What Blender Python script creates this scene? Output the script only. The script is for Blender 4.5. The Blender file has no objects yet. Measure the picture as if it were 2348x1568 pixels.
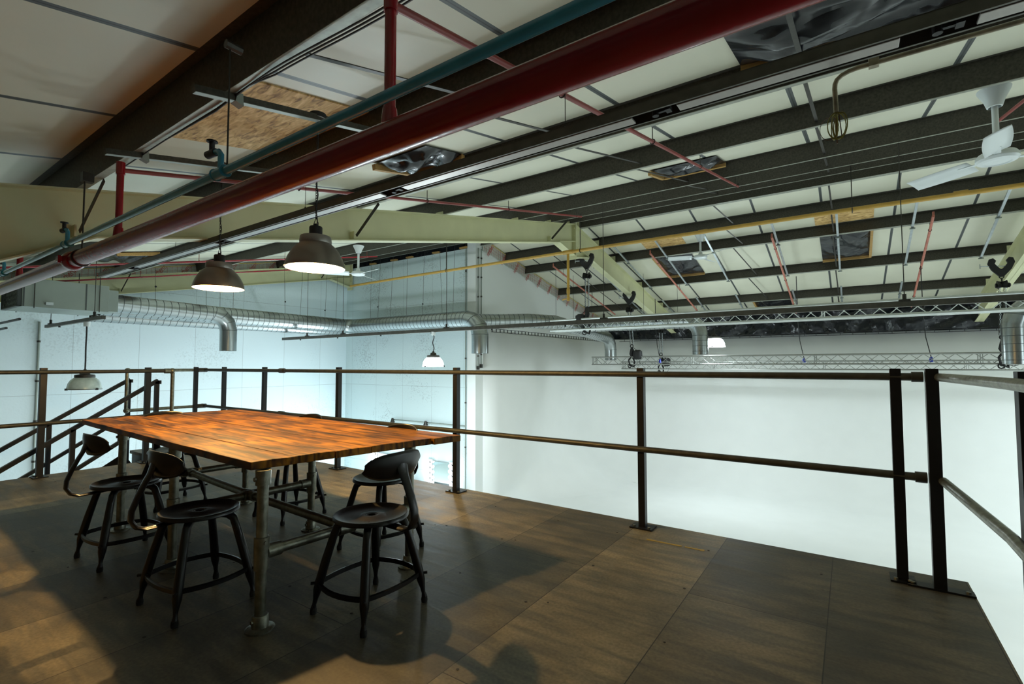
import bpy, bmesh, math, random
from math import sin, cos, tan, pi, radians, sqrt, atan2
from mathutils import Vector as V, Matrix
random.seed(7)
SC = bpy.context.scene
COL = SC.collection

# ------------------------------------------------------------------ camera
YAW, PITCH, ROLL = 0.60407, 0.047018, -0.0014
fw = V((-sin(YAW)*cos(PITCH), cos(YAW)*cos(PITCH), sin(PITCH)))
rt = V((cos(YAW), sin(YAW), 0)); up = rt.cross(fw)
r2 = rt*cos(ROLL)+up*sin(ROLL); u2 = -rt*sin(ROLL)+up*cos(ROLL)
cd = bpy.data.cameras.new('camera'); cam = bpy.data.objects.new('camera', cd); COL.objects.link(cam)
cam.matrix_world = Matrix(((r2.x, u2.x, -fw.x, 0), (r2.y, u2.y, -fw.y, 0), (r2.z, u2.z, -fw.z, 1.175), (0, 0, 0, 1)))
cd.sensor_width = 36; cd.lens = 1121.2/2348*36; cd.clip_start = 0.05; cd.clip_end = 200
SC.camera = cam

# ------------------------------------------------------------------ world and view
w = bpy.data.worlds.new('world'); SC.world = w; w.use_nodes = True
w.node_tree.nodes['Background'].inputs[0].default_value = (0.6, 0.8, 1, 1)
w.node_tree.nodes['Background'].inputs[1].default_value = 0.02
SC.view_settings.view_transform = 'Standard'; SC.view_settings.look = 'None'
SC.view_settings.gamma = 1; SC.view_settings.use_curve_mapping = False
SC.view_settings.exposure = 0.0
SC.cycles.use_denoising = True
SC.cycles.max_bounces = 9; SC.cycles.diffuse_bounces = 6; SC.cycles.glossy_bounces = 4
SC.cycles.transmission_bounces = 4
SC.cycles.sample_clamp_indirect = 6.0
SC.cycles.caustics_reflective = False; SC.cycles.caustics_refractive = False
COOL = (0.84, 0.96, 1.0)
WARM = (1.0, 0.62, 0.22)
P_HIGH = 115.0     # high bay lamps
P_SOFFIT = 45.0    # added unseen battens under the mezzanine
P_PEND = 112.0      # pendants over the table

def light(name, kind, loc, power, color, size=0.1, rot=None, parent=None, spread=None):
    ld = bpy.data.lights.new(name, kind); ld.energy = power; ld.color = color
    if kind == 'AREA':
        ld.shape = 'DISK'; ld.size = size
        if spread: ld.spread = spread
    else:
        ld.shadow_soft_size = size
    o = bpy.data.objects.new(name, ld); COL.objects.link(o); o.location = loc
    if rot: o.rotation_euler = rot
    if parent: o.parent = parent
    return o

# ------------------------------------------------------------------ materials
def nodes(m): return m.node_tree.nodes, m.node_tree.links
def mat(name, col, rough=0.5, metal=0.0, var=0.0, vscale=8.0, bump=0.0, bscale=60.0, emit=None, es=0.0, col2=None, spec=None, stretch=None, detail=6.0):
    m = bpy.data.materials.new(name); m.use_nodes = True
    n, l = nodes(m); b = n['Principled BSDF']
    b.inputs['Base Color'].default_value = (*col, 1); b.inputs['Roughness'].default_value = rough
    b.inputs['Metallic'].default_value = metal
    if spec is not None: b.inputs['Specular IOR Level'].default_value = spec
    if emit: b.inputs['Emission Color'].default_value = (*emit, 1); b.inputs['Emission Strength'].default_value = es
    if var or bump:
        tc = n.new('ShaderNodeTexCoord'); mp = n.new('ShaderNodeMapping'); l.new(tc.outputs['Object'], mp.inputs[0])
        if stretch: mp.inputs['Scale'].default_value = stretch
    if var:
        t = n.new('ShaderNodeTexNoise'); t.inputs['Scale'].default_value = vscale; t.inputs['Detail'].default_value = detail
        l.new(mp.outputs[0], t.inputs['Vector'])
        r = n.new('ShaderNodeValToRGB'); r.color_ramp.elements[0].position = 0.3; r.color_ramp.elements[1].position = 0.7
        c2 = col2 or tuple(min(1, c*(1+var)) for c in col); c1 = tuple(c*(1-var) for c in col) if not col2 else col
        r.color_ramp.elements[0].color = (*c1, 1); r.color_ramp.elements[1].color = (*c2, 1)
        l.new(t.outputs['Fac'], r.inputs[0]); l.new(r.outputs[0], b.inputs['Base Color'])
    if bump:
        t2 = n.new('ShaderNodeTexNoise'); t2.inputs['Scale'].default_value = bscale; t2.inputs['Detail'].default_value = 4
        l.new(mp.outputs[0], t2.inputs['Vector'])
        bp = n.new('ShaderNodeBump'); bp.inputs['Strength'].default_value = bump; bp.inputs['Distance'].default_value = 0.01
        l.new(t2.outputs['Fac'], bp.inputs['Height']); l.new(bp.outputs[0], b.inputs['Normal'])
    return m

M = {}
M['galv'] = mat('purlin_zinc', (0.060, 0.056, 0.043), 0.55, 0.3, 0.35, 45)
M['zinc_flange_lit'] = mat('zinc_flange_lit', (0.30, 0.31, 0.26), 0.5, 0.3, 0.2, 20)  # purlin zinc again, light from below put into a paler colour
M['cream'] = mat('cream_steel', (0.60, 0.60, 0.37), 0.45, 0.0, 0.06, 2.0)
M['red'] = mat('red_paint', (0.25, 0.007, 0.013), 0.22, 0.0, 0.12, 6, 0.1, 30)
M['dusty_red'] = mat('dusty_red_paint', (0.24, 0.035, 0.030), 0.45, 0.0, 0.15, 6)
M['copper'] = mat('faded_red_paint', (0.50, 0.17, 0.12), 0.5, 0.1, 0.2, 10)
M['blue'] = mat('blue_paint', (0.045, 0.27, 0.40), 0.2, 0.0, 0.15, 8)
M['ochre'] = mat('ochre_paint', (0.50, 0.30, 0.055), 0.4, 0.0, 0.1, 8)
M['duct'] = mat('duct_zinc', (0.36, 0.39, 0.39), 0.27, 0.9, 0.06, 5)
M['seam'] = mat('duct_seam', (0.08, 0.09, 0.09), 0.5, 0.6)
M['box_zinc'] = mat('sheet_zinc', (0.28, 0.32, 0.29), 0.5, 0.35, 0.08, 2)
M['pipe'] = mat('scaffold_zinc', (0.22, 0.225, 0.185), 0.38, 0.85, 0.3, 26, 0.15, 80)
M['rail_pipe'] = mat('rail_tube', (0.048, 0.048, 0.040), 0.45, 0.2, 0.3, 20)
M['post'] = mat('post_black', (0.006, 0.007, 0.010), 0.4, 0.0, 0.2, 30, spec=.35)
M['chair'] = mat('chair_black', (0.0045, 0.0045, 0.006), 0.28, 0.0, spec=.45)
M['rubber'] = mat('rubber', (0.008, 0.008, 0.008), 0.8)
M['black'] = mat('black_matt', (0.012, 0.012, 0.013), 0.6)
M['darksteel'] = mat('dark_steel', (0.045, 0.042, 0.036), 0.45, 0.5, 0.2, 20)
M['trunk'] = mat('trunking_steel', (0.085, 0.080, 0.066), 0.5, 0.4, 0.2, 14)
M['silver'] = mat('bright_zinc', (0.50, 0.55, 0.58), 0.35, 0.8, 0.1, 10)
M['alu_backlit'] = mat('aluminium_backlit', (0.34, 0.35, 0.33), 0.45, 0.6)  # same aluminium, colour darkened so the far trusses look backlit
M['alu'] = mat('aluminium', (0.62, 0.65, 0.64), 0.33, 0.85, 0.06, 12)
M['timber'] = mat('raw_timber', (0.42, 0.25, 0.08), 0.7, 0, 0.2, 8, stretch=(1, 8, 8))
M['shade'] = mat('pewter_shade', (0.24, 0.215, 0.19), 0.36, 0.85, 0.15, 5)
M['collar'] = mat('shade_collar', (0.30, 0.28, 0.26), 0.4, 0.7)
M['lampwhite'] = mat('lamp_white', (0.9, 0.88, 0.82), 0.5)
M['warmbulb'] = mat('warm_bulb', (1, 0.9, 0.7), 0.5, emit=(1, 0.72, 0.42), es=40)
M['white'] = mat('white_plastic', (0.74, 0.79, 0.80), 0.35)
M['coolglow'] = mat('lit_refractor', (0.9, 0.95, 1), 0.3, emit=(0.82, 0.97, 1.0), es=30)
M['vbulb'] = mat('vanity_bulb', (1, 1, 1), 0.3, emit=(0.80, 0.93, 1.0), es=45)
M['mirror'] = mat('mirror_glass', (0.75, 0.85, 0.83), 0.05, 1.0)
M['foil'] = mat('foil_board', (0.50, 0.52, 0.48), 0.4, 0.15, 0.15, 14, 0.3, 30)
M['redink'] = mat('red_ink', (0.45, 0.05, 0.04), 0.6)
M['foam'] = mat('yellow_foam', (0.55, 0.45, 0.12), 0.9, 0, 0.2, 30, 0.5, 40)
M['cable'] = mat('cable_black', (0.015, 0.015, 0.017), 0.5)
M['plug'] = mat('blue_plug', (0.01, 0.03, 0.35), 0.4)
M['cond'] = mat('conduit_dirty', (0.30, 0.26, 0.18), 0.5, 0.4, 0.4, 20)
M['wirebrown'] = mat('brown_wire', (0.10, 0.045, 0.02), 0.5)
M['wiregreen'] = mat('green_yellow_wire', (0.25, 0.22, 0.03), 0.5)
M['yellowtape'] = mat('yellow_tape', (0.35, 0.24, 0.03), 0.6)
M['studio'] = mat('studio_white', (0.86, 0.88, 0.87), 0.7, 0, 0.015, 1.5)
M['trimwhite'] = mat('trim_white', (0.80, 0.83, 0.82), 0.6)
M['screw'] = mat('screw_head', (0.015, 0.012, 0.01), 0.6)

M['near_wall_dark'] = mat('near_wall_darkened', (0.09, 0.085, 0.075), 0.8, 0, 0.1, 3)  # unseen near wall, tone darkened to cut bounce onto the roof
def m_plastic():
    m = mat('black_polythene', (0.012, 0.014, 0.018), 0.22, 0)
    n, l = nodes(m); b = n['Principled BSDF']
    tc = n.new('ShaderNodeTexCoord'); t = n.new('ShaderNodeTexNoise'); t.inputs['Scale'].default_value = 2.2
    t.inputs['Detail'].default_value = 2; t.inputs['Distortion'].default_value = 0.8
    l.new(tc.outputs['Object'], t.inputs['Vector'])
    bp = n.new('ShaderNodeBump'); bp.inputs['Strength'].default_value = 1; bp.inputs['Distance'].default_value = 0.05
    l.new(t.outputs['Fac'], bp.inputs['Height']); l.new(bp.outputs[0], b.inputs['Normal'])
    return m
M['poly'] = m_plastic()

def m_osb():
    m = mat('osb', (0.4, 0.25, 0.09), 0.75)
    n, l = nodes(m); b = n['Principled BSDF']; tc = n.new('ShaderNodeTexCoord')
    outs = []
    for k, (rz, sc) in enumerate((((0.4), (5, 20, 8)), ((1.9), (5.5, 22, 8)))):
        mp = n.new('ShaderNodeMapping'); mp.inputs['Rotation'].default_value = (0, 0, rz); mp.inputs['Scale'].default_value = sc
        l.new(tc.outputs['Object'], mp.inputs[0])
        v = n.new('ShaderNodeTexNoise'); v.inputs['Scale'].default_value = 1.0; v.inputs['Detail'].default_value = 2
        v.inputs['Distortion'].default_value = 1.2
        l.new(mp.outputs[0], v.inputs['Vector']); outs.append(v)
    mx = n.new('ShaderNodeMath'); mx.operation = 'MAXIMUM'; l.new(outs[0].outputs['Fac'], mx.inputs[0]); l.new(outs[1].outputs['Fac'], mx.inputs[1])
    r = n.new('ShaderNodeValToRGB'); e = r.color_ramp.elements
    e[0].position = 0.38; e[0].color = (0.22, 0.11, 0.03, 1); e[1].position = 0.75; e[1].color = (0.88, 0.64, 0.30, 1)
    x = e.new(0.52); x.color = (0.58, 0.36, 0.13, 1)
    l.new(mx.outputs[0], r.inputs[0]); l.new(r.outputs[0], b.inputs['Base Color'])
    return m
M['osb'] = m_osb()

def m_boarded(name, base, yaxis, w_, h_, dirt=0.5):
    """painted OSB wall: board joints plus speckle"""
    m = mat(name, base, 0.65)
    n, l = nodes(m); b = n['Principled BSDF']; tc = n.new('ShaderNodeTexCoord')
    sp = n.new('ShaderNodeSeparateXYZ'); l.new(tc.outputs['Object'], sp.inputs[0])
    cb = n.new('ShaderNodeCombineXYZ'); l.new(sp.outputs['Z'], cb.inputs['X']); l.new(sp.outputs['Y' if yaxis else 'X'], cb.inputs['Y'])
    mp = n.new('ShaderNodeMapping'); mp.inputs['Location'].default_value = (-0.55 + 2.44, 0.3, 0); l.new(cb.outputs[0], mp.inputs[0])
    br = n.new('ShaderNodeTexBrick'); br.inputs['Scale'].default_value = 1; br.inputs['Brick Width'].default_value = h_
    br.inputs['Row Height'].default_value = w_; br.inputs['Mortar Size'].default_value = 0.005; br.offset = 0.0
    br.inputs['Mortar Smooth'].default_value = 0.3
    br.inputs['Color1'].default_value = (*base, 1); br.inputs['Color2'].default_value = (*[c*0.965 for c in base], 1)
    br.inputs['Mortar'].default_value = (*[c*0.62 for c in base], 1)
    l.new(mp.outputs[0], br.inputs['Vector'])
    t = n.new('ShaderNodeTexNoise'); t.inputs['Scale'].default_value = 26; t.inputs['Detail'].default_value = 8
    t2 = n.new('ShaderNodeTexNoise'); t2.inputs['Scale'].default_value = 0.8; t2.inputs['Detail'].default_value = 3
    l.new(tc.outputs['Object'], t.inputs['Vector']); l.new(tc.outputs['Object'], t2.inputs['Vector'])
    a = n.new('ShaderNodeMath'); a.operation = 'MULTIPLY'; l.new(t.outputs['Fac'], a.inputs[0]); l.new(t2.outputs['Fac'], a.inputs[1])
    r = n.new('ShaderNodeValToRGB'); r.color_ramp.elements[0].position = 0.30; r.color_ramp.elements[1].position = 0.42
    r.color_ramp.elements[0].color = (1, 1, 1, 1); r.color_ramp.elements[1].color = (1-dirt*0.45,)*3+(1,)
    l.new(a.outputs[0], r.inputs[0])
    mx = n.new('ShaderNodeMix'); mx.data_type = 'RGBA'; mx.blend_type = 'MULTIPLY'; mx.inputs[0].default_value = 1
    l.new(br.outputs['Color'], mx.inputs[6]); l.new(r.outputs[0], mx.inputs[7]); l.new(mx.outputs[2], b.inputs['Base Color'])
    bp = n.new('ShaderNodeBump'); bp.inputs['Strength'].default_value = 0.35; bp.inputs['Distance'].default_value = 0.01
    l.new(t.outputs['Fac'], bp.inputs['Height']); l.new(bp.outputs[0], b.inputs['Normal'])
    return m
M['wall_left'] = m_boarded('painted_board_left', (0.77, 0.90, 0.95), True, 1.22, 2.44, 0.35)
M['wall_ridge'] = m_boarded('painted_board_ridge', (0.66, 0.78, 0.80), False, 1.22, 2.44, 0.7)

def m_sheet():
    m = mat('roof_liner', (0.47, 0.46, 0.37), 0.45)
    n, l = nodes(m); b = n['Principled BSDF']; tc = n.new('ShaderNodeTexCoord')
    sp = n.new('ShaderNodeSeparateXYZ'); l.new(tc.outputs['Object'], sp.inputs[0])
    def mth(op, a, bb):
        q = n.new('ShaderNodeMath'); q.operation = op
        for i, x in enumerate((a, bb)):
            if isinstance(x, (int, float)): q.inputs[i].default_value = x
            elif x is not None: l.new(x, q.inputs[i])
        return q.outputs[0]
    s = mth('ADD', sp.outputs['X'], 0.39+1.235*20)
    f = mth('MODULO', s, 1.235)
    d = mth('ABSOLUTE', mth('SUBTRACT', f, 0.6175), None)
    e = mth('GREATER_THAN', d, 0.6175-0.024)          # seam joint band
    e2 = mth('GREATER_THAN', d, 0.6175-0.004)
    t = n.new('ShaderNodeTexNoise'); t.inputs['Scale'].default_value = 0.9; t.inputs['Detail'].default_value = 5
    l.new(tc.outputs['Object'], t.inputs['Vector'])
    r = n.new('ShaderNodeValToRGB'); r.color_ramp.elements[0].position = 0.3; r.color_ramp.elements[1].position = 0.75
    r.color_ramp.elements[0].color = (0.72, 0.715, 0.58, 1); r.color_ramp.elements[1].color = (0.64, 0.63, 0.50, 1)
    l.new(t.outputs['Fac'], r.inputs[0])
    mx = n.new('ShaderNodeMix'); mx.data_type = 'RGBA'; l.new(e, mx.inputs[0]); l.new(r.outputs[0], mx.inputs[6]); mx.inputs[7].default_value = (0.075, 0.085, 0.085, 1)
    mx2 = n.new('ShaderNodeMix'); mx2.data_type = 'RGBA'; l.new(e2, mx2.inputs[0]); l.new(mx.outputs[2], mx2.inputs[6]); mx2.inputs[7].default_value = (0.02, 0.022, 0.022, 1)
    l.new(mx2.outputs[2], b.inputs['Base Color'])
    return m
M['sheet'] = m_sheet()

def m_deck():
    m = mat('deck_boards', (0.1, 0.09, 0.07), 0.5)
    n, l = nodes(m); b = n['Principled BSDF']; tc = n.new('ShaderNodeTexCoord')
    sp = n.new('ShaderNodeSeparateXYZ'); l.new(tc.outputs['Object'], sp.inputs[0])
    cb = n.new('ShaderNodeCombineXYZ'); l.new(sp.outputs['Y'], cb.inputs['X']); l.new(sp.outputs['X'], cb.inputs['Y'])
    mp = n.new('ShaderNodeMapping'); mp.inputs['Location'].default_value = (-2.637+4.8, 0.117+12, 0); l.new(cb.outputs[0], mp.inputs[0])
    br = n.new('ShaderNodeTexBrick'); br.inputs['Scale'].default_value = 1; br.inputs['Brick Width'].default_value = 2.4
    br.inputs['Row Height'].default_value = 0.6; br.inputs['Mortar Size'].default_value = 0.0022; br.offset = 0.5; br.inputs['Bias'].default_value = 0
    br.inputs['Color1'].default_value = (0.255, 0.225, 0.158, 1); br.inputs['Color2'].default_value = (0.085, 0.076, 0.058, 1)
    br.inputs['Mortar'].default_value = (0.012, 0.010, 0.008, 1); br.inputs['Mortar Smooth'].default_value = 0
    l.new(mp.outputs[0], br.inputs['Vector'])
    def nz(sc, det, st=None, dist=0):
        t = n.new('ShaderNodeTexNoise'); t.inputs['Scale'].default_value = sc; t.inputs['Detail'].default_value = det; t.inputs['Distortion'].default_value = dist
        if st:
            q = n.new('ShaderNodeMapping'); q.inputs['Scale'].default_value = st; q.inputs['Rotation'].default_value = (0, 0, 0.15); l.new(tc.outputs['Object'], q.inputs[0]); l.new(q.outputs[0], t.inputs['Vector'])
        else: l.new(tc.outputs['Object'], t.inputs['Vector'])
        return t
    a = nz(2.2, 8, None, 0.6); c = nz(5, 8, (0.5, 3.0, 1), 0.4); d = nz(70, 3)
    def mul(ca, fac, lo, hi, p0=0.3, p1=0.7):
        r = n.new('ShaderNodeValToRGB'); r.color_ramp.elements[0].position = p0; r.color_ramp.elements[1].position = p1
        r.color_ramp.elements[0].color = (*lo, 1); r.color_ramp.elements[1].color = (*hi, 1); l.new(fac, r.inputs[0])
        x = n.new('ShaderNodeMix'); x.data_type = 'RGBA'; x.blend_type = 'MULTIPLY'; x.inputs[0].default_value = 1
        l.new(ca, x.inputs[6]); l.new(r.outputs[0], x.inputs[7]); return x.outputs[2]
    k = mul(br.outputs['Color'], a.outputs['Fac'], (0.50, 0.48, 0.47), (1.25, 1.24, 1.2))
    k = mul(k, c.outputs['Fac'], (0.62, 0.63, 0.66), (1.15, 1.12, 1.08), 0.38, 0.6)
    k = mul(k, d.outputs['Fac'], (0.72, 0.72, 0.72), (1.15, 1.15, 1.15))
    l.new(k, b.inputs['Base Color'])
    rr = n.new('ShaderNodeMapRange'); rr.inputs['To Min'].default_value = 0.38; rr.inputs['To Max'].default_value = 0.62; l.new(c.outputs['Fac'], rr.inputs['Value']); l.new(rr.outputs[0], b.inputs['Roughness'])
    bp = n.new('ShaderNodeBump'); bp.inputs['Strength'].default_value = 0.25; bp.inputs['Distance'].default_value = 0.006
    l.new(c.outputs['Fac'], bp.inputs['Height']); l.new(bp.outputs[0], b.inputs['Normal'])
    return m
M['deck'] = m_deck()

def m_plank():
    m = mat('waxed_scaffold_board', (0.35, 0.15, 0.04), 0.55)
    n, l = nodes(m); b = n['Principled BSDF']; b.inputs['Specular IOR Level'].default_value = 0.22; tc = n.new('ShaderNodeTexCoord')
    mp = n.new('ShaderNodeMapping'); mp.inputs['Scale'].default_value = (1.8, 15, 4); l.new(tc.outputs['Object'], mp.inputs[0])
    oi = n.new('ShaderNodeObjectInfo'); ad = n.new('ShaderNodeVectorMath'); ad.operation = 'ADD'
    l.new(mp.outputs[0], ad.inputs[0]); cbn = n.new('ShaderNodeCombineXYZ'); mu = n.new('ShaderNodeMath'); mu.operation = 'MULTIPLY'; mu.inputs[1].default_value = 37
    l.new(oi.outputs['Random'], mu.inputs[0]); l.new(mu.outputs[0], cbn.inputs[2]); l.new(cbn.outputs[0], ad.inputs[1])
    t = n.new('ShaderNodeTexNoise'); t.inputs['Scale'].default_value = 1.6; t.inputs['Detail'].default_value = 7; t.inputs['Distortion'].default_value = 0.8
    l.new(ad.outputs[0], t.inputs['Vector'])
    r = n.new('ShaderNodeValToRGB'); e = r.color_ramp.elements
    e[0].position = 0.34; e[0].color = (0.022, 0.008, 0.002, 1); e[1].position = 0.62; e[1].color = (0.36, 0.150, 0.006, 1)
    x = e.new(0.46); x.color = (0.15, 0.055, 0.004, 1)
    l.new(t.outputs['Fac'], r.inputs[0])
    t2 = n.new('ShaderNodeTexNoise'); t2.inputs['Scale'].default_value = 2.4; t2.inputs['Detail'].default_value = 6; l.new(tc.outputs['Object'], t2.inputs['Vector'])
    r2_ = n.new('ShaderNodeValToRGB'); r2_.color_ramp.elements[0].color = (0.42, 0.40, 0.42, 1); r2_.color_ramp.elements[1].color = (1.15, 1.1, 1.0, 1); r2_.color_ramp.elements[0].position = 0.35; r2_.color_ramp.elements[1].position = 0.6
    l.new(t2.outputs['Fac'], r2_.inputs[0])
    mx = n.new('ShaderNodeMix'); mx.data_type = 'RGBA'; mx.blend_type = 'MULTIPLY'; mx.inputs[0].default_value = 1
    l.new(r.outputs[0], mx.inputs[6]); l.new(r2_.outputs[0], mx.inputs[7]); l.new(mx.outputs[2], b.inputs['Base Color'])
    bp = n.new('ShaderNodeBump'); bp.inputs['Strength'].default_value = 0.5; bp.inputs['Distance'].default_value = 0.004
    l.new(t.outputs['Fac'], bp.inputs['Height']); l.new(bp.outputs[0], b.inputs['Normal'])
    return m
M['plank'] = m_plank()

# ------------------------------------------------------------------ mesh helpers
class MB:
    def __init__(s): s.v = []; s.f = []; s.mi = []; s.cur = 0
    def add(s, vs, fs):
        o = len(s.v); s.v += [tuple(x) for x in vs]; s.f += [tuple(i+o for i in f) for f in fs]; s.mi += [s.cur]*len(fs); return s
    def box(s, c, d, R=None):
        c = V(c); hx, hy, hz = d[0]/2, d[1]/2, d[2]/2
        vs = [V((x, y, z)) for x in (-hx, hx) for y in (-hy, hy) for z in (-hz, hz)]
        if R is not None: vs = [R @ q for q in vs]
        return s.add([c+q for q in vs], [(0, 1, 3, 2), (4, 6, 7, 5), (0, 4, 5, 1), (2, 3, 7, 6), (0, 2, 6, 4), (1, 5, 7, 3)])
    def bb(s, a, b):
        return s.box([(a[i]+b[i])/2 for i in range(3)], [abs(b[i]-a[i]) for i in range(3)])
    def bar(s, p0, p1, w_, h_, upv=(0, 0, 1)):
        p0, p1 = V(p0), V(p1); d = (p1-p0); L = d.length; d.normalize(); upv = V(upv)
        if abs(d.dot(upv)) > 0.98: upv = V((1, 0, 0)) if abs(d.x) < 0.9 else V((0, 1, 0))
        sd = d.cross(upv).normalized(); u = sd.cross(d)
        R = Matrix((sd, d, u)).transposed()
        return s.box((p0+p1)/2, (w_, L, h_), R)
    def tube(s, pts, r, n=12, cap=True, twist=None):
        pts = [V(p) for p in pts]; k = len(pts); rs = r if isinstance(r, (list, tuple)) else [r]*k
        d0 = (pts[1]-pts[0]).normalized(); a = V((0, 0, 1)) if abs(d0.z) < 0.9 else V((1, 0, 0))
        sd = d0.cross(a).normalized(); u = sd.cross(d0); ring = []
        for i in range(n):
            t = 2*pi*i/n; ring.append(sd*cos(t)+u*sin(t))
        vs = []; prev = d0
        for i in range(k):
            if i == 0: nm = d0
            elif i == k-1: nm = (pts[i]-pts[i-1]).normalized()
            else:
                d1 = (pts[i]-pts[i-1]).normalized(); d2 = (pts[i+1]-pts[i]).normalized(); nm = (d1+d2)
                nm = nm.normalized() if nm.length > 1e-6 else d1
            din = (pts[i]-pts[i-1]).normalized() if i else d0
            q = prev.rotation_difference(din)
            if i > 1 or (i and (prev-din).length > 1e-9): ring = [q @ x for x in ring]
            prev = din
            dn = max(0.3, din.dot(nm))
            for x in ring:
                vs.append(pts[i]+(x-din*(x.dot(nm)/dn))*rs[i])
        fs = []
        for i in range(k-1):
            for j in range(n):
                fs.append((i*n+j, i*n+(j+1) % n, (i+1)*n+(j+1) % n, (i+1)*n+j))
        if cap: fs.append(tuple(range(n-1, -1, -1))); fs.append(tuple((k-1)*n+j for j in range(n)))
        return s.add(vs, fs)
    def cyl(s, p0, p1, r, n=16, cap=True): return s.tube([p0, p1], r, n, cap)
    def lathe(s, prof, c=(0, 0, 0), n=32, close=False):
        c = V(c); vs = []; k = len(prof)
        for (r, z) in prof:
            for j in range(n):
                t = 2*pi*j/n; vs.append((c.x+r*cos(t), c.y+r*sin(t), c.z+z))
        fs = []
        for i in range(k-1 if not close else k):
            i2 = (i+1) % k
            for j in range(n): fs.append((i*n+j, i*n+(j+1) % n, i2*n+(j+1) % n, i2*n+j))
        return s.add(vs, fs)
    def prism(s, poly, d, vec):
        """polygon list of 3D points extruded by vector"""
        vec = V(vec)*d; p = [V(x) for x in poly]; k = len(p)
        vs = p+[x+vec for x in p]
        fs = [tuple(range(k-1, -1, -1)), tuple(range(k, 2*k))]+[(i, (i+1) % k, k+(i+1) % k, k+i) for i in range(k)]
        return s.add(vs, fs)
    def torus(s, c, R, r, axis='z', n=14, m=6, sx=1.0, rot=None):
        c = V(c); vs = []; fs = []
        for i in range(n):
            t = 2*pi*i/n
            for j in range(m):
                p = 2*pi*j/m; x = (R+r*cos(p))*cos(t)*sx; y = (R+r*cos(p))*sin(t); z = r*sin(p)
                q = V((x, y, z)) if axis == 'z' else (V((x, z, y)) if axis == 'y' else V((z, y, x)))
                if rot is not None: q = rot @ q
                vs.append(c+q)
        for i in range(n):
            for j in range(m):
                fs.append((i*m+j, ((i+1) % n)*m+j, ((i+1) % n)*m+(j+1) % m, i*m+(j+1) % m))
        return s.add(vs, fs)
    def sphere(s, c, r, n=12, m=8, sz=1.0):
        return s.lathe([(max(1e-4, r*sin(pi*i/m)), -r*sz*cos(pi*i/m)) for i in range(m+1)], c, n)
    def build(s, name, m, parent=None, smooth=False, bevel=0.0, loc=None):
        me = bpy.data.meshes.new(name); me.from_pydata(s.v, [], s.f); me.update()
        ms = m if isinstance(m, (list, tuple)) else [m]
        for x in ms: me.materials.append(M[x] if isinstance(x, str) else x)
        if len(ms) > 1: me.polygons.foreach_set('material_index', s.mi)
        bm = bmesh.new(); bm.from_mesh(me); bmesh.ops.recalc_face_normals(bm, faces=bm.faces); bm.to_mesh(me); bm.free()
        if smooth:
            me.polygons.foreach_set('use_smooth', [True]*len(me.polygons))
            try: me.set_sharp_from_angle(angle=radians(38))
            except Exception: pass
        o = bpy.data.objects.new(name, me); COL.objects.link(o)
        if parent: o.parent = parent
        if loc: o.location = loc
        if bevel:
            b = o.modifiers.new('bevel', 'BEVEL'); b.width = bevel; b.segments = 2; b.limit_method = 'ANGLE'
        return o

def tag(o, label, cat, group=None, kind=None):
    if label: o['label'] = label
    if cat: o['category'] = cat
    if group: o['group'] = group
    if kind: o['kind'] = kind
    return o
def thing(name, label, cat, loc=(0, 0, 0), rz=0, group=None):
    o = bpy.data.objects.new(name, None); COL.objects.link(o); o.empty_display_size = 0.1
    o.location = loc; o.rotation_euler = (0, 0, rz); return tag(o, label, cat, group)
def struct(o): o['kind'] = 'structure'; return o
def copy_tree(o, parent=None):
    c = o.copy(); COL.objects.link(c); c.parent = parent
    for ch in list(o.children): copy_tree(ch, c)
    return c

# ------------------------------------------------------------------ building numbers
YR = 10.388; ZR = 4.552; T = 0.206              # ridge line, top of rafters, roof slope
def zt(y): return ZR-T*abs(y-YR)                # top of rafters = underside of purlins
PD = 0.235                                      # purlin depth
XL, XR, YN, YF = -14.05, 11.4, -1.1, 18.76
XG = -8.4                                       # face of the gable side wall
ZF = -2.9                                       # studio floor
X1, X2, X0 = -5.407, -13.80, 2.99               # rafters
# mezzanine floor
DX0, DX1, DY1 = -7.17, 0.493, 3.62
b = MB(); b.bb((DX0, YN, -0.04), (DX1, DY1, 0)); b.bb((-8.25, 2.62, -0.04), (DX0, DY1, 0))
floor = struct(b.build('floor', 'deck'))
b = MB()
for i in range(-12, 1):
    for dy in (0.32, 0.92, 1.52, 2.12, 2.72, 3.32, -0.3):
        for dx in (0.05, 0.55):
            if random.random() < 0.5: continue
            x = -0.117+0.6*i+dx+random.uniform(-.03, .03); y = dy+random.uniform(-.05, .05)
            if x > DX1-.05 or x < DX0+.05: continue
            b.cyl((x, y, -0.001), (x, y, 0.0012), random.uniform(0.005, 0.008), 8)
o = b.build('screw_heads', 'screw', floor); o['kind'] = 'stuff'
b = MB(); b.bb((DX0+.02, DY1-0.08, -0.32), (DX1-.02, DY1-0.02, -0.04)); b.bb((DX1-.08, YN, -0.32), (DX1-.02, DY1-.02, -0.04)); b.bb((DX0+.02, YN, -0.32), (DX0+.08, 2.6, -0.04))
b.bb((-8.23, 2.64, -0.30), (-8.17, DY1-.02, -0.04)); b.bb((-8.23, 2.64, -0.30), (DX0, 2.70, -0.04)); b.bb((-8.23, DY1-.08, -0.30), (DX0, DY1-.02, -0.04))
for x in (-6, -4.5, -3, -1.5, 0): b.bb((x-.05, YN, -0.30), (x+.05, DY1-.1, -0.04))
struct(b.build('trim_1', 'darksteel'))
b = MB(); b.bb((XL-.5, YN-.3, ZF-0.1), (XR+.3, YF+.3, ZF)); struct(b.build('floor', 'studio'))
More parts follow.
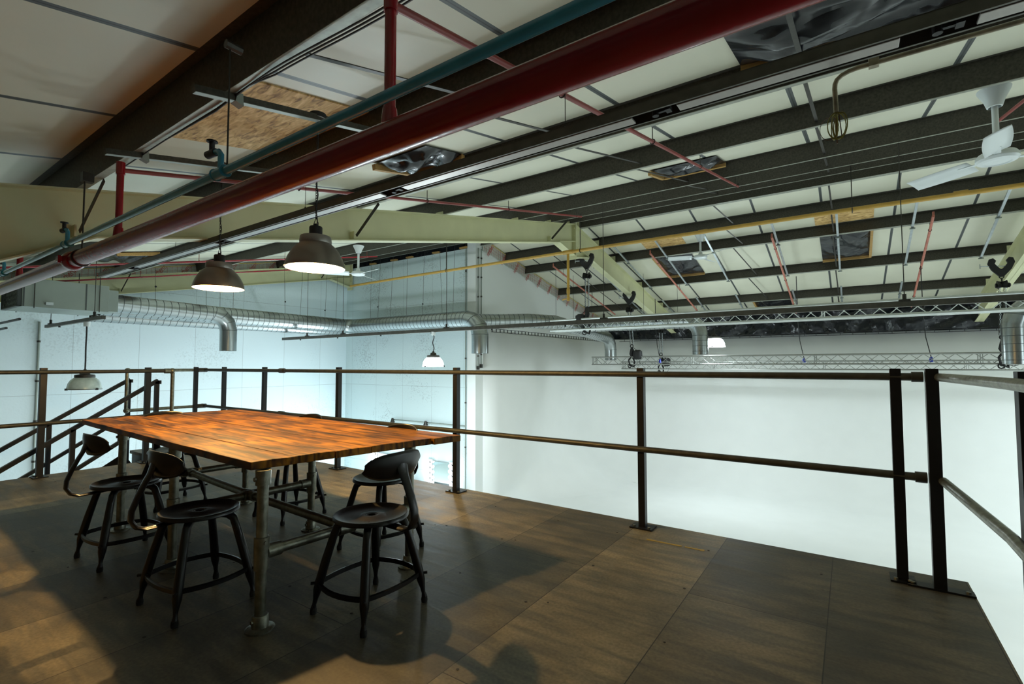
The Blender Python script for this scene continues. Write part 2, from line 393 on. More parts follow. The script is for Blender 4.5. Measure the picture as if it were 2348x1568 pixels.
# walls
def gable_poly(x, y0, y1, z0, over=PD): 
    pts = [(x, y0, z0), (x, y1, z0), (x, y1, zt(y1)+over)]
    if y0 < YR < y1: pts.append((x, YR, zt(YR)+over))
    pts.append((x, y0, zt(y0)+over)); return pts
b = MB(); b.prism(gable_poly(XL-.2, YN, 10.65, ZF), 0.2, (1, 0, 0)); struct(b.build('wall_left', 'wall_left'))
b = MB(); b.bb((XL, 10.45, ZF), (-8.66, 10.65, 4.44)); struct(b.build('wall_back', 'wall_ridge'))
b = MB(); b.prism(gable_poly(-8.7, 10.42, 19.0, ZF), 0.3, (1, 0, 0)); struct(b.build('wall_gable', 'trimwhite'))
b = MB(); b.prism(gable_poly(XR, YN, 19.0, ZF), 0.2, (1, 0, 0)); struct(b.build('wall_right', 'studio'))
b = MB(); b.bb((XL-.2, YN-.2, ZF), (XR+.2, YN, zt(YN)+PD)); struct(b.build('wall_near', 'near_wall_dark'))
# cyclorama: far wall with coved foot, rounded into the gable wall
path = [(XG, 10.75)]+[(XG, y) for y in (11.5, 12.2, 13, 13.8, 14.6, 15.5)]
for i in range(1, 13):
    t = pi/2*i/12; path.append((XG+2.3-2.3*cos(t), YF-2.3+2.3*sin(t)))
path += [(x, YF) for x in (-5, -1, 3, 7, XR)]
b = MB(); vs = []
def cove(r):
    return [(0, 2.17), (0, .6), (0, ZF+2.25)]+[(r-r*cos(pi/2*i/14), ZF+r-r*sin(pi/2*i/14)) for i in range(14)]+[(r, ZF-.001), (r+.3, ZF-.02)]
for i, p in enumerate(path):
    a_ = path[max(0, i-1)]; c_ = path[min(len(path)-1, i+1)]
    tx, ty = c_[0]-a_[0], c_[1]-a_[1]; L = sqrt(tx*tx+ty*ty); nx, ny = ty/L, -tx/L
    prof = cove(.1+2.1*min(1, max(0, (p[1]-10.75)/4.5))**1.5)
    for d, z in prof: vs.append((p[0]+nx*(d+0.01), p[1]+ny*(d+0.01), z))
k = len(prof); b.add(vs, [(i*k+j, (i+1)*k+j, (i+1)*k+j+1, i*k+j+1) for i in range(len(path)-1) for j in range(k-1)])
o = b.build('wall_far', 'studio', smooth=True); struct(o)
sm = o.modifiers.new('thick', 'SOLIDIFY'); sm.thickness = 0.012; sm.offset = 1
b = MB(); b.bb((XG, YF+.12, 2.17), (XR, YF+.2, zt(YF+.2)+PD)); b.bb((XG, YF+.03, ZF), (XR, YF+.2, 2.15)); struct(b.build('wall_upper', 'black'))
# ceiling liner sheets
for nm, ya, yb in (('ceiling', YN-.2, YR), ('ceiling', YR, 19.1)):
    b = MB(); z0, z1 = zt(ya)+PD, zt(yb)+PD
    b.prism([(XL-.2, ya, z0), (XL-.2, yb, z1), (XL-.2, yb, z1+.1), (XL-.2, ya, z0+.1)], XR-XL+.4, (1, 0, 0))
    struct(b.build(nm, 'sheet'))

# ------------------------------------------------------------------ roof steel
near_y = [-0.2, 1.26, 2.47, 4.10, 5.78, 7.95, 9.25, 10.12]; far_y = [10.62, 11.75, 12.83, 14.95, 17.05, 18.45]
NEARL = {1.26: 'galvanised roof purlin nearest the camera, above the pendant lamps', 2.47: 'galvanised roof purlin behind the hanging pendant canopies, second up the near slope',
         4.10: 'galvanised roof purlin third up the near slope, just above the long light trunking', 5.78: 'wide dark roof purlin fourth up the near slope, beyond the light trunking',
         7.95: 'dark roof purlin with pale lit lower edge, lowest of three close together before the ridge', 9.25: 'dark roof purlin with pale lit lower edge, middle of three close together before the ridge',
         10.12: 'dark roof purlin with pale lit lower edge, right before the ridge', -0.2: 'galvanised roof purlin behind the camera by the near wall'}
FARL = {10.62: 'dark roof purlin first down the far slope behind the ridge', 11.75: 'dark roof purlin second down the far slope, behind the ochre pipe', 12.83: 'dark roof purlin third down the far slope, below the OSB patches',
        14.95: 'dark roof purlin fourth down the far slope, below the large black rooflight covers', 17.05: 'dark roof purlin fifth down the far slope, above the lighting truss', 18.45: 'dark roof purlin lowest on the far slope behind the truss'}
for ys, lab in ((near_y, NEARL), (far_y, FARL)):
    for y in ys:
        x0 = XL if y < 10.4 else XG
        z = zt(y); s = T if y < YR else -T
        t = thing('roof_purlin', lab[y], 'roof beam', (0, y, z), group='roof purlins')
        t.rotation_euler = (atan2(s, 1), 0, 0)
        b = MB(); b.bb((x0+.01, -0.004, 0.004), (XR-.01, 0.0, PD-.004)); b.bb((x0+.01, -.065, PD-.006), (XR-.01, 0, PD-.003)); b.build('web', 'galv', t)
        b = MB(); b.bb((x0+.01, -0.002, 0.0), (XR-.01, 0.068, 0.003)); b.bb((x0+.01, 0.065, 0.0), (XR-.01, 0.068, 0.016)); b.build('lower_flange', 'zinc_flange_lit', t)

def rafter(x, label, depth=0.43, y_end=18.52, sides=('near', 'far')):
    t = thing('steel_rafter', label, 'steel beam', (x, YR, 0), group='cream portal rafters')
    def f(y): return y-YR
    for side in sides:
        if side == 'near':
            top = [(YN+.02, zt(YN)), (YR-.02, zt(YR-.02))]
            bot = [(YR-.02, 3.78), (9.62, zt(9.62)-depth-.02), (1.40, zt(1.40)-depth), (0.3, 1.70), (YN+.02, 0.95)]
        else:
            top = [(YR+.02, zt(YR+.02)), (y_end, zt(y_end))]
            bot = [(y_end, zt(y_end)-depth-.09), (11.16, zt(11.16)-depth-.09), (YR+.02, 3.74)]
        b = MB(); b.prism([(-.006, f(y), z) for y, z in top+bot], 0.012, (1, 0, 0)); b.build('web', 'cream', t)
        for pl, nmz in ((top, -1), (bot, 1)):
            b = MB()
            for i in range(len(pl)-1):
                (ya, za), (yb, zb) = pl[i], pl[i+1]
                b.prism([(-.095, f(ya), za), (-.095, f(yb), zb), (-.095, f(yb), zb+nmz*.014), (-.095, f(ya), za+nmz*.014)], 0.19, (1, 0, 0))
            b.build('flange', 'cream', t)
        if True:   # original straight lower flange behind the apex haunch
            b = MB(); ya, yb = (9.62, YR-.02) if side == 'near' else (YR+.02, 11.16)
            za, zb = (zt(ya)-depth-(.09 if side == 'far' else 0)), (zt(yb)-depth-(.09 if side == 'far' else 0))
            b.prism([(-.095, f(ya), za), (-.095, f(yb), zb), (-.095, f(yb), zb+.014), (-.095, f(ya), za+.014)], 0.19, (1, 0, 0)); b.build('inner_flange', 'cream', t)
    b = MB(); b.bb((-.11, -.02, 3.70), (.11, .02, 4.62)); pl = b.build('end_plate', 'cream', t)
    b = MB()
    for z in (3.8, 3.95, 4.25, 4.45):
        for sx in (-.07, .07): b.cyl((sx, -.045, z), (sx, .045, z), 0.014, 6)
    b.build('bolts', 'cream', pl)
    # fly braces down from the purlins
    for y in (1.30, 4.10, 9.25):
        zb = zt(y)-depth+.05
        b = MB(); b.bar((.1, f(y)-.02, zb), (.48, f(y)+.03, zt(y)-.005), .045, .006, (0, 1, 0)); b.build('brace', 'darksteel', t)
        b = MB(); b.bb((.0, f(y)-.05, zb-.04), (.09, f(y)-.035, zb+.06)); b.build('cleat', 'cream', t)
    for y in (far_y[:5] if len(sides) > 1 else [])+near_y[2:]:
        b = MB(); b.bb((-.08, f(y)-.014, zt(y)-.01), (.08, f(y)-.006, zt(y)+.17)); b.build('cleat', 'cream', t)
    return t
rafter(X1, 'long pale green steel rafter rising across the middle to the ridge joint')
rafter(X2, 'pale green steel rafter at the far left against the white wall', sides=('near',))
rafter(X0, 'pale green steel rafter at the right edge of the frame')

# sag bars between purlins
ORD = ['lowest', 'first', 'second', 'third', 'fourth', 'fifth', 'sixth', 'ridge', 'ridge', 'second', 'third', 'fourth', 'fifth', 'lowest']
def sagbars():
    allp = near_y+far_y
    for x, dx, where in ((-2.05, -.32, 'line right of the pendants'), (-.21, -.03, 'line of the square black cover'), (-8.3, -.25, 'line left of middle rafter'), (-6.83, -.1, 'line beside the gable wall')):
        for i in range(1, len(allp)-1):
            ya, yb = allp[i], allp[i+1]
            if ya == 10.12 or (x < XG and ya > 10) or (x == -6.83 and (ya < 11 or ya > 17)) or (x == -8.3 and (ya < 4 or ya > 10)): continue
            b = MB(); b.bar((x+dx, ya+.01, zt(ya)+.12), (x, yb-.01, zt(yb)+.05), .03, .006, (0, 0, 1))
            side = 'near' if ya < YR else 'far'
            yield b, 'steel bar off the %s %s slope purlin, %s' % (ORD[i], side, where)
for b, lab in sagbars():
    tag(b.build('sag_bar', 'darksteel'), lab, 'steel bar', 'sag bars between the purlins')

# ------------------------------------------------------------------ rooflight covers
def slope_pt(x, y, dz): return (x, y, zt(y)+PD+dz)
def crumple(x0, x1, y0, y1, dz, name, label, amp=0.05, mt='poly', nx=22, ny=18, frame=(), osb=None):
    t = thing(name, label, 'roof covering', ((x0+x1)/2, (y0+y1)/2, zt((y0+y1)/2)+PD))
    ox, oy, oz = t.location
    b = MB(); vs = []
    ph = random.uniform(0, 9)
    for i in range(nx+1):
        for j in range(ny+1):
            u, v_ = i/nx, j/ny; x = x0+(x1-x0)*u; y = y0+(y1-y0)*v_
            e = min(u, 1-u, v_, 1-v_)*6; e = min(1, e)
            h = -0.5*amp*(1+sin(7*u+3*sin(5*v_+ph)+ph))*e-0.35*amp*abs(sin(13*v_+9*u*u+ph))*e
            vs.append((x-ox, y-oy, zt(y)+PD+dz+h-oz))
    b.add(vs, [(i*(ny+1)+j, (i+1)*(ny+1)+j, (i+1)*(ny+1)+j+1, i*(ny+1)+j+1) for i in range(nx) for j in range(ny)])
    b.build('sheet', mt, t, smooth=True)
    for fr in frame:
        b = MB(); w_ = .05
        A = {'l': ((x0-w_/2, y0), (x0-w_/2, y1)), 'r': ((x1+w_/2, y0), (x1+w_/2, y1)), 't': ((x0, y0+.02), (x1, y0+.02)), 'b': ((x0, y1-.02), (x1, y1-.02))}[fr]
        p, q = slope_pt(*A[0], dz-.03), slope_pt(*A[1], dz-.03)
        b.bar((p[0]-ox, p[1]-oy, p[2]-oz), (q[0]-ox, q[1]-oy, q[2]-oz), w_, .06); b.build('batten', 'timber', t)
    return t
crumple(-4.12, -3.37, 3.40, 3.98, -.02, 'rooflight_cover', 'crinkled shiny black plastic with timber battens, under the big red pipe', .08, frame='lb')
crumple(-0.62, 0.95, 3.30, 4.00, -.02, 'rooflight_cover', 'big sagging black plastic sheet with battens at the top right corner of the roof', .10, frame='b')
crumple(-2.40, -1.47, 7.20, 7.88, -.02, 'rooflight_cover', 'small black plastic cover with timber batten between dark purlins near the ridge', .06, frame='lb')
crumple(-4.40, -3.40, 13.18, 14.82, -.02, 'rooflight_cover', 'black plastic rooflight cover on the far slope behind the small ceiling fan', .06, frame='lb')
crumple(-0.50, 0.46, 13.18, 14.82, -.02, 'rooflight_cover', 'square black plastic rooflight cover with timber edge on the far slope', .06, frame='rb')
crumple(-2.52, -1.50, 17.40, 18.38, -.02, 'rooflight_cover', 'small black plastic cover low on the far slope, just above the lighting truss', .05, frame='l')
crumple(-12.6, -11.4, 3.3, 4.0, -.02, 'rooflight_cover', 'black plastic cover with timber battens beyond the left end of the light trunking', .07, frame='rb')
crumple(-8.3, -7.4, 6.4, 7.8, -.02, 'rooflight_cover', 'black plastic cover with timber batten seen just under the long rafter', .07, frame='tb')
def osb_panel(x0, x1, y0, y1, label):
    b = MB(); p = [slope_pt(x0, y0, -.012), slope_pt(x1, y0, -.012), slope_pt(x1, y1, -.012), slope_pt(x0, y1, -.012)]
    b.prism(p, .011, (0, 0, 1)); tag(b.build('osb_patch', 'osb'), label, 'board')
osb_panel(-4.32, -3.02, 1.52, 2.44, 'rough tan OSB board closing the roof above the table lamps')
osb_panel(-4.42, -3.38, 11.95, 12.78, 'tan OSB patch on the far slope, left one beside the ochre pipe')
osb_panel(-0.55, 0.50, 11.95, 12.78, 'tan OSB patch on the far slope, right one beside the ochre pipe')

# insulation boards over the wall heads
def foil_strip(name_label, x, y0, y1, sgn, h=0.34, words_=0):
    t = thing('insulation_strip', name_label, 'insulation', (x, (y0+y1)/2, zt((y0+y1)/2)))
    b = MB(); ym = (y0+y1)/2; zm = zt(ym)
    n = 24
    for i in range(n):
        ya, yb = y0+(y1-y0)*i/n, y0+(y1-y0)*(i+1)/n; j = random.uniform(-.012, .012)
        b.prism([(0, ya-ym, zt(ya)+PD-h-zm+j), (0, yb-ym, zt(yb)+PD-h-zm+j), (0, yb-ym, zt(yb)+PD-.01-zm), (0, ya-ym, zt(ya)+PD-.01-zm)], .03, (sgn, 0, 0))
    b.build('foil_board', 'foil', t)
    b = MB(); pts = [(0.03*sgn, y0-ym+(y1-y0)*i/30, zt(y0+(y1-y0)*i/30)+PD-.03-zm+random.uniform(-.02, .01)) for i in range(31)]
    b.tube(pts, .012, 6); b.build('foam_bead', 'foam', t)
    b = MB()
    for i in range(int((y1-y0)/.11)):
        y = y0+.05+i*.11; b.bb((.03*sgn, y-ym-.002, zt(y)+PD-h+.01-zm), (.033*sgn, y-ym+.002, zt(y)+PD-.04-zm))
    for k_ in (0.08, 0.16, .24):
        for i in range(24):
            ya, yb = y0+(y1-y0)*i/24, y0+(y1-y0)*(i+1)/24
            b.bar((.0315*sgn, ya-ym, zt(ya)+PD-k_-zm), (.0315*sgn, yb-ym, zt(yb)+PD-k_-zm), .002, .003)
    o = b.build('printed_grid', 'redink', t)
    for i in range(words_):
        y = y0+(y1-y0)*(i+.5)/words_
        c = bpy.data.curves.new('txt', 'FONT'); c.body = 'xtratherm'; c.size = .19; c.align_x = 'CENTER'; c.align_y = 'CENTER'; c.extrude = .001
        tmp = bpy.data.objects.new('tmp', c); COL.objects.link(tmp); bpy.context.view_layer.update()
        me = bpy.data.meshes.new_from_object(tmp.evaluated_get(bpy.context.evaluated_depsgraph_get())); bpy.data.objects.remove(tmp)
        me.materials.clear(); me.materials.append(M['redink'])
        R = Matrix(((0, 0, 1), (1, 0, 0), (0, 1, 0)))  # text plane to YZ
        a_ = radians(52)
        for v_ in me.vertices:
            x_, y_ = v_.co.x*.62, v_.co.y
            xr, yr = x_*cos(a_)-y_*sin(a_), x_*sin(a_)+y_*cos(a_)
            v_.co = (.034*sgn+v_.co.z, xr, yr)
        o = bpy.data.objects.new('red_lettering', me); COL.objects.link(o); o.parent = t; o.location = (0, y-ym, zt(y)+PD-.19-zm)
    return t
foil_strip('foil insulation strip with red lettering along the top of the left wall', XL+.004, 1.2, 8.6, 1, .40, 13)
foil_strip('foil insulation strip with red lettering down the top of the gable wall', XG+.012, 10.7, 18.7, 1, .34, 12)

# timber blocks over the ridge wall
t = thing('timber_packers', 'short raw timber blocks in the dark gap above the grey board wall', 'timber', (-11, 10.40, 4.5))
for i, x in enumerate((-12.7, -11.7, -11.0, -9.9, -8.85)):
    b = MB(); b.bb((x+11-.12, -.02, -.05), (x+11+.14, .08, -.01)); b.build('block', 'timber', t)
b = MB(); b.bb((-3.0, .06, -.1), (2.3, .08, .2)); b.build('gap_shade_sheet', 'poly', t)  # black sheet stands in for the shade in the gap

# black polythene curtain over the studio wall
t = thing('plastic_curtain', 'long crumpled black plastic sheet hung above the far white wall', 'plastic sheet', (1, 18.6, 2.6))
b = MB(); nx, nz = 260, 14; vs = []
for i in range(nx+1):
    x = XG+.1+(XR-XG-.2)*i/nx
    for j in range(nz+1):
        v_ = j/nz; z = 2.18+(3.02-2.18)*v_
        d = .035*sin(9*x+4*sin(3*v_+x))+.025*sin(23*x+7*v_)+.03*sin(5*x-6*v_+2*sin(2.3*x))
        vs.append((x-1, d-.04, z-2.6+.012*sin(6*x)))
b.add(vs, [(i*(nz+1)+j, (i+1)*(nz+1)+j, (i+1)*(nz+1)+j+1, i*(nz+1)+j+1) for i in range(nx) for j in range(nz)])
b.build('sheet', 'poly', t, smooth=True)

# ------------------------------------------------------------------ table
TA = -0.047
tb = thing('dining_table', 'long rustic wooden plank table on galvanised pipe legs', 'table', (-3.57, 1.812, 0), TA)
nP = 6; pw = 1.19/nP
ends = [(1.392, -1.475), (1.412, -1.485), (1.44, -1.47), (1.465, -1.49), (1.485, -1.46), (1.535, -1.455)]
for i in range(nP):
    x1, x0 = ends[i]; y0 = -0.595+i*pw; b = MB(); n = 26
    zoff = random.uniform(-.0015, .0015); ja = random.uniform(-.01, .01)
    vs = []
    for j in range(n+1):
        x = x0+(x1-x0)*j/n; wob = .003*sin(j*1.3+i*2)+.002*sin(j*2.9+i)
        ya, yb = y0+.0015+wob*.5, y0+pw-.0015+wob*.3
        if j == 0: x += 0
        sk = .013 if j == n else 0
        vs += [(x-sk, ya, .705), (x+sk, yb, .705), (x+sk, yb, .742+zoff), (x, (ya+yb)/2, .7445+zoff), (x-sk, ya, .742+zoff)]
    fs = [(j*5+a, j*5+(a+1) % 5, (j+1)*5+(a+1) % 5, (j+1)*5+a) for j in range(n) for a in range(5)]
    fs += [(4, 3, 2, 1, 0), tuple(n*5+a for a in range(5))]
    b.add(vs, fs); b.build('plank', 'plank', tb, bevel=.003)
LR = .0242
for fx in (1.40, .345, -.735):
    for fy in (-.545, .315):
        yy = fy+(.03 if fx < 0 else 0)
        lg = MB(); lg.cyl((fx, yy, .012), (fx, yy, .70), LR, 20); L_ = lg.build('leg', 'pipe', tb, smooth=True)
        b = MB(); b.lathe([(.001, 0), (.062, 0), (.062, .007), (.050, .010), (.036, .014), (.034, .062), (.031, .066), (.025, .066)], (fx, yy, 0), 28); b.cyl((fx, yy-.034, .042), (fx, yy-.041, .042), .009, 8)
        for k_ in range(4): b.cyl((fx+.048*cos(k_*pi/2+.8), yy+.048*sin(k_*pi/2+.8), .008), (fx+.048*cos(k_*pi/2+.8), yy+.048*sin(k_*pi/2+.8), .012), .006, 8)
        b.build('floor_flange', 'pipe', L_, smooth=True)
        b = MB(); b.lathe([(.025, .635), (.032, .637), (.033, .703), (.024, .704)], (fx, yy, 0), 24); b.cyl((fx, yy-.033, .665), (fx, yy-.04, .665), .010, 8); b.build('top_fitting', 'pipe', L_, smooth=True)
        s = 1 if fy < 0 else -1
        b = MB(); b.lathe([(.025, .262), (.032, .264), (.033, .405), (.025, .407)], (fx, yy, 0), 24)
        b.tube([(fx, yy+s*.02, .335), (fx, yy+s*.085, .335)], [.032, .031], 20); b.cyl((fx+.033, yy, .385), (fx+.04, yy, .385), .008, 8)
        b.build('tee_fitting', 'pipe', L_, smooth=True)
    dy = .03 if fx < 0 else 0
    b = MB(); b.cyl((fx, -.50+dy, .335), (fx, .27+dy, .335), LR, 20); cb_ = b.build('cross_bar', 'pipe', tb, smooth=True)
    b = MB(); b.tube([(fx, -.16+dy, .335), (fx, -.07+dy, .335)], .032, 20)
    if fx < 1: b.tube([(fx+.02, -.115+dy, .335), (fx+.075, -.115+dy, .335)], .032, 20)
    if fx > -.5: b.tube([(fx-.02, -.115+dy, .335), (fx-.075, -.115+dy, .335)], .032, 20)
    b.build('cross_fitting', 'pipe', cb_, smooth=True)
for xa, xb in ((1.38, .36), (.33, -.72)):
    b = MB(); b.cyl((xa, -.112, .335), (xb, -.112+(.03 if xb < -.5 else 0), .335), LR, 20); b.build('long_bar', 'pipe', tb, smooth=True)

# ------------------------------------------------------------------ chairs
def make_chair():
    t = thing('metal_chair', 'x', 'chair')
    b = MB(); b.lathe([(.024, .440), (.030, .446), (.045, .447), (.075, .441), (.120, .440), (.150, .446), (.166, .455), (.174, .456), (.179, .450), (.180, .438), (.176, .434), (.168, .436), (.12, .430), (.03, .430), (.024, .432)], n=56, close=True)
    b.build('seat', 'chair', t, smooth=True)
    b = MB()
    for k_ in range(6):
        a_ = k_*pi/3; b.bar((.0, 0, .436), (.024*cos(a_), .024*sin(a_), .436), .004, .004)
    b.torus((0, 0, .442), .024, .004, n=28); b.build('grommet', 'chair', t, smooth=True)
    for sx in (-1, 1):
        for sy in (-1, 1):
            ux, uy = sx*.7071*1.03, sy*.7071*.97
            pr = [(.095, .424, .018), (.135, .418, .019), (.158, .400, .0185), (.172, .36, .019), (.205, .25, .0205), (.232, .15, .0215), (.242, .11, .020), (.250, .07, .012), (.255, .045, .0095), (.258, .03, .013), (.259, .012, .0145), (.259, .0, .013)]
            b = MB(); b.tube([(r*ux, r*uy, z) for r, z, _ in pr], [q[2] for q in pr], 12); L_ = b.build('leg', 'chair', t, smooth=True)
            b = MB(); b.lathe([(.001, 0), (.0145, 0), (.016, .012), (.0135, .028), (.001, .030)], (.259*ux, .259*uy, 0), 14); b.build('foot', 'rubber', L_, smooth=True)
    # bowed brace ring
    r = .237; pts = []
    cs = [(r*.7071*1.03*sx, r*.7071*.97*sy) for sx, sy in ((1, 1), (-1, 1), (-1, -1), (1, -1))]
    for i in range(4):
        a_, c_ = V((*cs[i], .142)), V((*cs[(i+1) % 4], .142)); m_ = (a_+c_)/2; out = V((m_.x, m_.y, 0)).normalized()
        bow = .042 if i in (1, 3) else .026
        for j in range(8):
            u = j/8; pts.append(a_.lerp(c_, u)+out*bow*(1-(2*u-1)**2))
    b = MB(); vs = []; n = len(pts)
    for p in pts:
        o_ = V((p.x, p.y, 0)).normalized()
        for dr, dz in ((-.005, -.012), (.006, -.009), (.006, .009), (-.005, .012)): vs.append(p+o_*dr+V((0, 0, dz)))
    b.add(vs, [(i*4+a, ((i+1) % n)*4+a, ((i+1) % n)*4+(a+1) % 4, i*4+(a+1) % 4) for i in range(n) for a in range(4)]); b.build('brace', 'chair', t, smooth=True)
    b = MB()
    for x, y in cs: b.cyl((x*1.07, y*1.07, .142), (x*1.15, y*1.15, .142), .007, 8)
    b.build('rivets', 'chair', t)
    # spine: flat curved bar behind the seat (back is -Y)
    pr = [(-.06, .422, .030, .009), (-.17, .416, .028, .009), (-.235, .416, .027, .009), (-.272, .432, .026, .010), (-.292, .468, .025, .011), (-.290, .51, .025, .011), (-.268, .57, .025, .011), (-.243, .625, .026, .010), (-.222, .665, .029, .009), (-.212, .70, .033, .007), (-.208, .735, .022, .005)]
    b = MB(); vs = []; n = len(pr); m_ = 10
    for i, (y, z, w_, h_) in enumerate(pr):
        p0 = pr[max(0, i-1)]; p1 = pr[min(n-1, i+1)]; ty, tz = p1[0]-p0[0], p1[1]-p0[1]; L = sqrt(ty*ty+tz*tz); ny, nz_ = -tz/L, ty/L
        for j in range(m_):
            a_ = 2*pi*j/m_; vs.append((w_*cos(a_), y+ny*h_*sin(a_), z+nz_*h_*sin(a_)))
    b.add(vs, [(i*m_+j, i*m_+(j+1) % m_, (i+1)*m_+(j+1) % m_, (i+1)*m_+j) for i in range(n-1) for j in range(m_)]+[tuple(range(m_)), tuple((n-1)*m_+j for j in range(m_))])
    b.build('spine', 'chair', t, smooth=True)
    # whale tail backrest
    b = MB(); vs = []; nu, nv = 28, 8
    for i in range(nu+1):
        u = (-1+2*i/nu)*.985; au = abs(u)
        hw = max(.30, sqrt(max(0, 1-au**3.4)))
        cz = .716-.006*au; top = cz+.057*hw; bot = cz-(.066+.006*(1-au))*hw
        for j in range(nv+1):
            v_ = j/nv; z = bot+(top-bot)*v_; x = u*.178
            y = -.215+.062*au**1.9+.010*(v_-.5)**2*4-.02*(v_-.5)
            vs.append((x, y, z))
    b.add(vs, [(i*(nv+1)+j, (i+1)*(nv+1)+j, (i+1)*(nv+1)+j+1, i*(nv+1)+j+1) for i in range(nu) for j in range(nv)])
    o = b.build('backrest', 'chair', t, smooth=True); s_ = o.modifiers.new('thick', 'SOLIDIFY'); s_.thickness = .007
    return t
chairs = [  # x, y, facing rotation (0: back towards -Y), label
    (-2.725, 1.168, 0.02, 'black metal chair on the long near side of the table, nearest the near pipe leg'),
    (-3.745, 1.180, 0.02, 'black metal chair on the long near side of the table, the left one of two'),
    (-1.950, 1.610, pi/2+.02, 'black metal chair alone at the right end of the table'),
    (-4.800, 1.830, -pi/2+.05, 'black metal chair at the left far end of the table, beside the stairs'),
    (-2.520, 2.160, pi-.04, 'black metal chair on the far side of the table, just behind the right end chair'),
    (-3.665, 2.225, pi+.02, 'black metal chair in the middle of the far side, half hidden under the table'),
]
c0 = make_chair()
for i, (x, y, r, lab) in enumerate(chairs):
    c = c0 if i == 0 else copy_tree(c0)
    c.location = (x, y, 0); c.rotation_euler = (0, 0, r); c['label'] = lab; c['category'] = 'chair'; c['group'] = 'black metal chairs around the table'
b = MB(); b.tube([(-3.33, 1.93, .44), (-3.30, 1.90, .36), (-3.27, 1.88, .28), (-3.26, 1.87, .24)], [.010, .014, .012, .004], 6)
tag(b.build('strap', 'black', smooth=True), 'short black strap dangling under the table by the middle far chair', 'strap')

# ------------------------------------------------------------------ guard rails
def post(parent, x, y, h=1.152, w_=.05, plate=(.16, .16), base=0.0, rot=0):
    b = MB(); b.bb((x-w_/2, y-w_/2, base+.008), (x+w_/2, y+w_/2, base+h)); p = b.build('post', 'post', parent, bevel=.002)
    if plate:
        b = MB(); b.bb((x-plate[0]/2, y-plate[1]/2, base), (x+plate[0]/2, y+plate[1]/2, base+.010)); pl = b.build('base_plate', 'post', p)
        for sx in (-1, 1):
            b = MB(); b.cyl((x+sx*(plate[0]/2-.025), y-(plate[1]/2-.03 if plate[0] < .3 else 0), base+.01), (x+sx*(plate[0]/2-.025), y-(plate[1]/2-.03 if plate[0] < .3 else 0), base+.018), .011, 6); b.build('bolt', 'pipe', p)
    return p
RZ, MZ, RR = 1.107, .566, .0215
g = thing('guard_rail', 'long black post and grey tube railing along the far edge of the mezzanine', 'railing', (0, 0, 0))
for x in (-7.52, -6.42, -4.83, -3.05, -1.265): post(g, x, 3.50, plate=(.16, .12) if x > -7 else None, base=0)
post(g, .205, 3.46, plate=(.11, .13)); post(g, .356, 3.42, w_=.054, plate=(.27, .07))
post(g, -8.04, 3.34, plate=None)
for z, nm in ((RZ, 'top_rail'), (MZ, 'mid_rail')):
    b = MB(); b.tube([(.30, 3.455, z), (-1.2, 3.465, z), (-8.04, 3.47, z)], RR, 14); o = b.build(nm, 'rail_pipe', g, smooth=True)
    b = MB(); b.tube([(.275, 3.455, z), (.325, 3.455, z)], .029, 14); b.build('end_collar', 'rail_pipe', o, smooth=True)
    b = MB(); b.tube([(-8.12, 3.47, z), (-8.04, 3.47, z)], .032, 12); b.tube([(-8.06, 3.50, z), (-8.06, 3.38, z)], .032, 12); b.build('corner_fitting', 'rail_pipe', o, smooth=True)
    b = MB(); b.tube([(-6.0, 3.468, z), (-5.9, 3.468, z)], .031, 12); b.build('sleeve', 'rail_pipe', o, smooth=True)
b = MB(); b.tube([(-8.06, 3.44, RZ), (-8.06, 2.53, RZ), (-8.06, 2.50, RZ-.03), (-8.06, 2.50, MZ+.03), (-8.06, 2.53, MZ), (-8.06, 3.44, MZ)], RR, 12); b.build('landing_return', 'pipe', g, smooth=True)
b = MB()
for z in (RZ, MZ): b.sphere((-8.06, 2.505, z), .036, 12, 8)
b.build('elbow_fitting', 'pipe', g, smooth=True)

g = thing('guard_rail', 'left hand railing of black posts and grey tubes beside the stairs', 'railing')
for y in (-.4, 1.457, 2.40): post(g, -7.06, y, w_=.055, plate=(.16, .12))
for z, nm, y1 in ((RZ, 'top_rail', 2.62), (MZ, 'mid_rail', 2.40)):
    b = MB(); b.tube([(-7.02, YN+.1, z), (-7.02, y1, z)], RR, 14); b.build(nm, 'rail_pipe', g, smooth=True)
b = MB(); b.tube([(-7.02, 2.62, RZ), (-7.02, 2.65, RZ-.03), (-7.02, 2.65, .01)], RR, 14); b.build('end_upright', 'pipe', g, smooth=True)
b = MB(); b.sphere((-7.02, 2.645, RZ), .036, 12, 8); b.tube([(-7.02, 2.56, RZ), (-7.02, 2.62, RZ)], .031, 12); b.build('elbow_fitting', 'pipe', g, smooth=True)

g = thing('guard_rail', 'right hand railing running back from the corner of the mezzanine', 'railing')
post(g, .505, 2.42, w_=.056, plate=None, h=1.45, base=-.30)
post(g, .505, .2, w_=.056, plate=None, h=1.45, base=-.30)
for z, nm in ((RZ, 'top_rail'), (MZ, 'mid_rail')):
    b = MB(); b.tube([(.385, 3.40, z), (.45, 2.42, z), (.45, YN+.1, z)], RR, 16); b.build(nm, 'pipe', g, smooth=True)

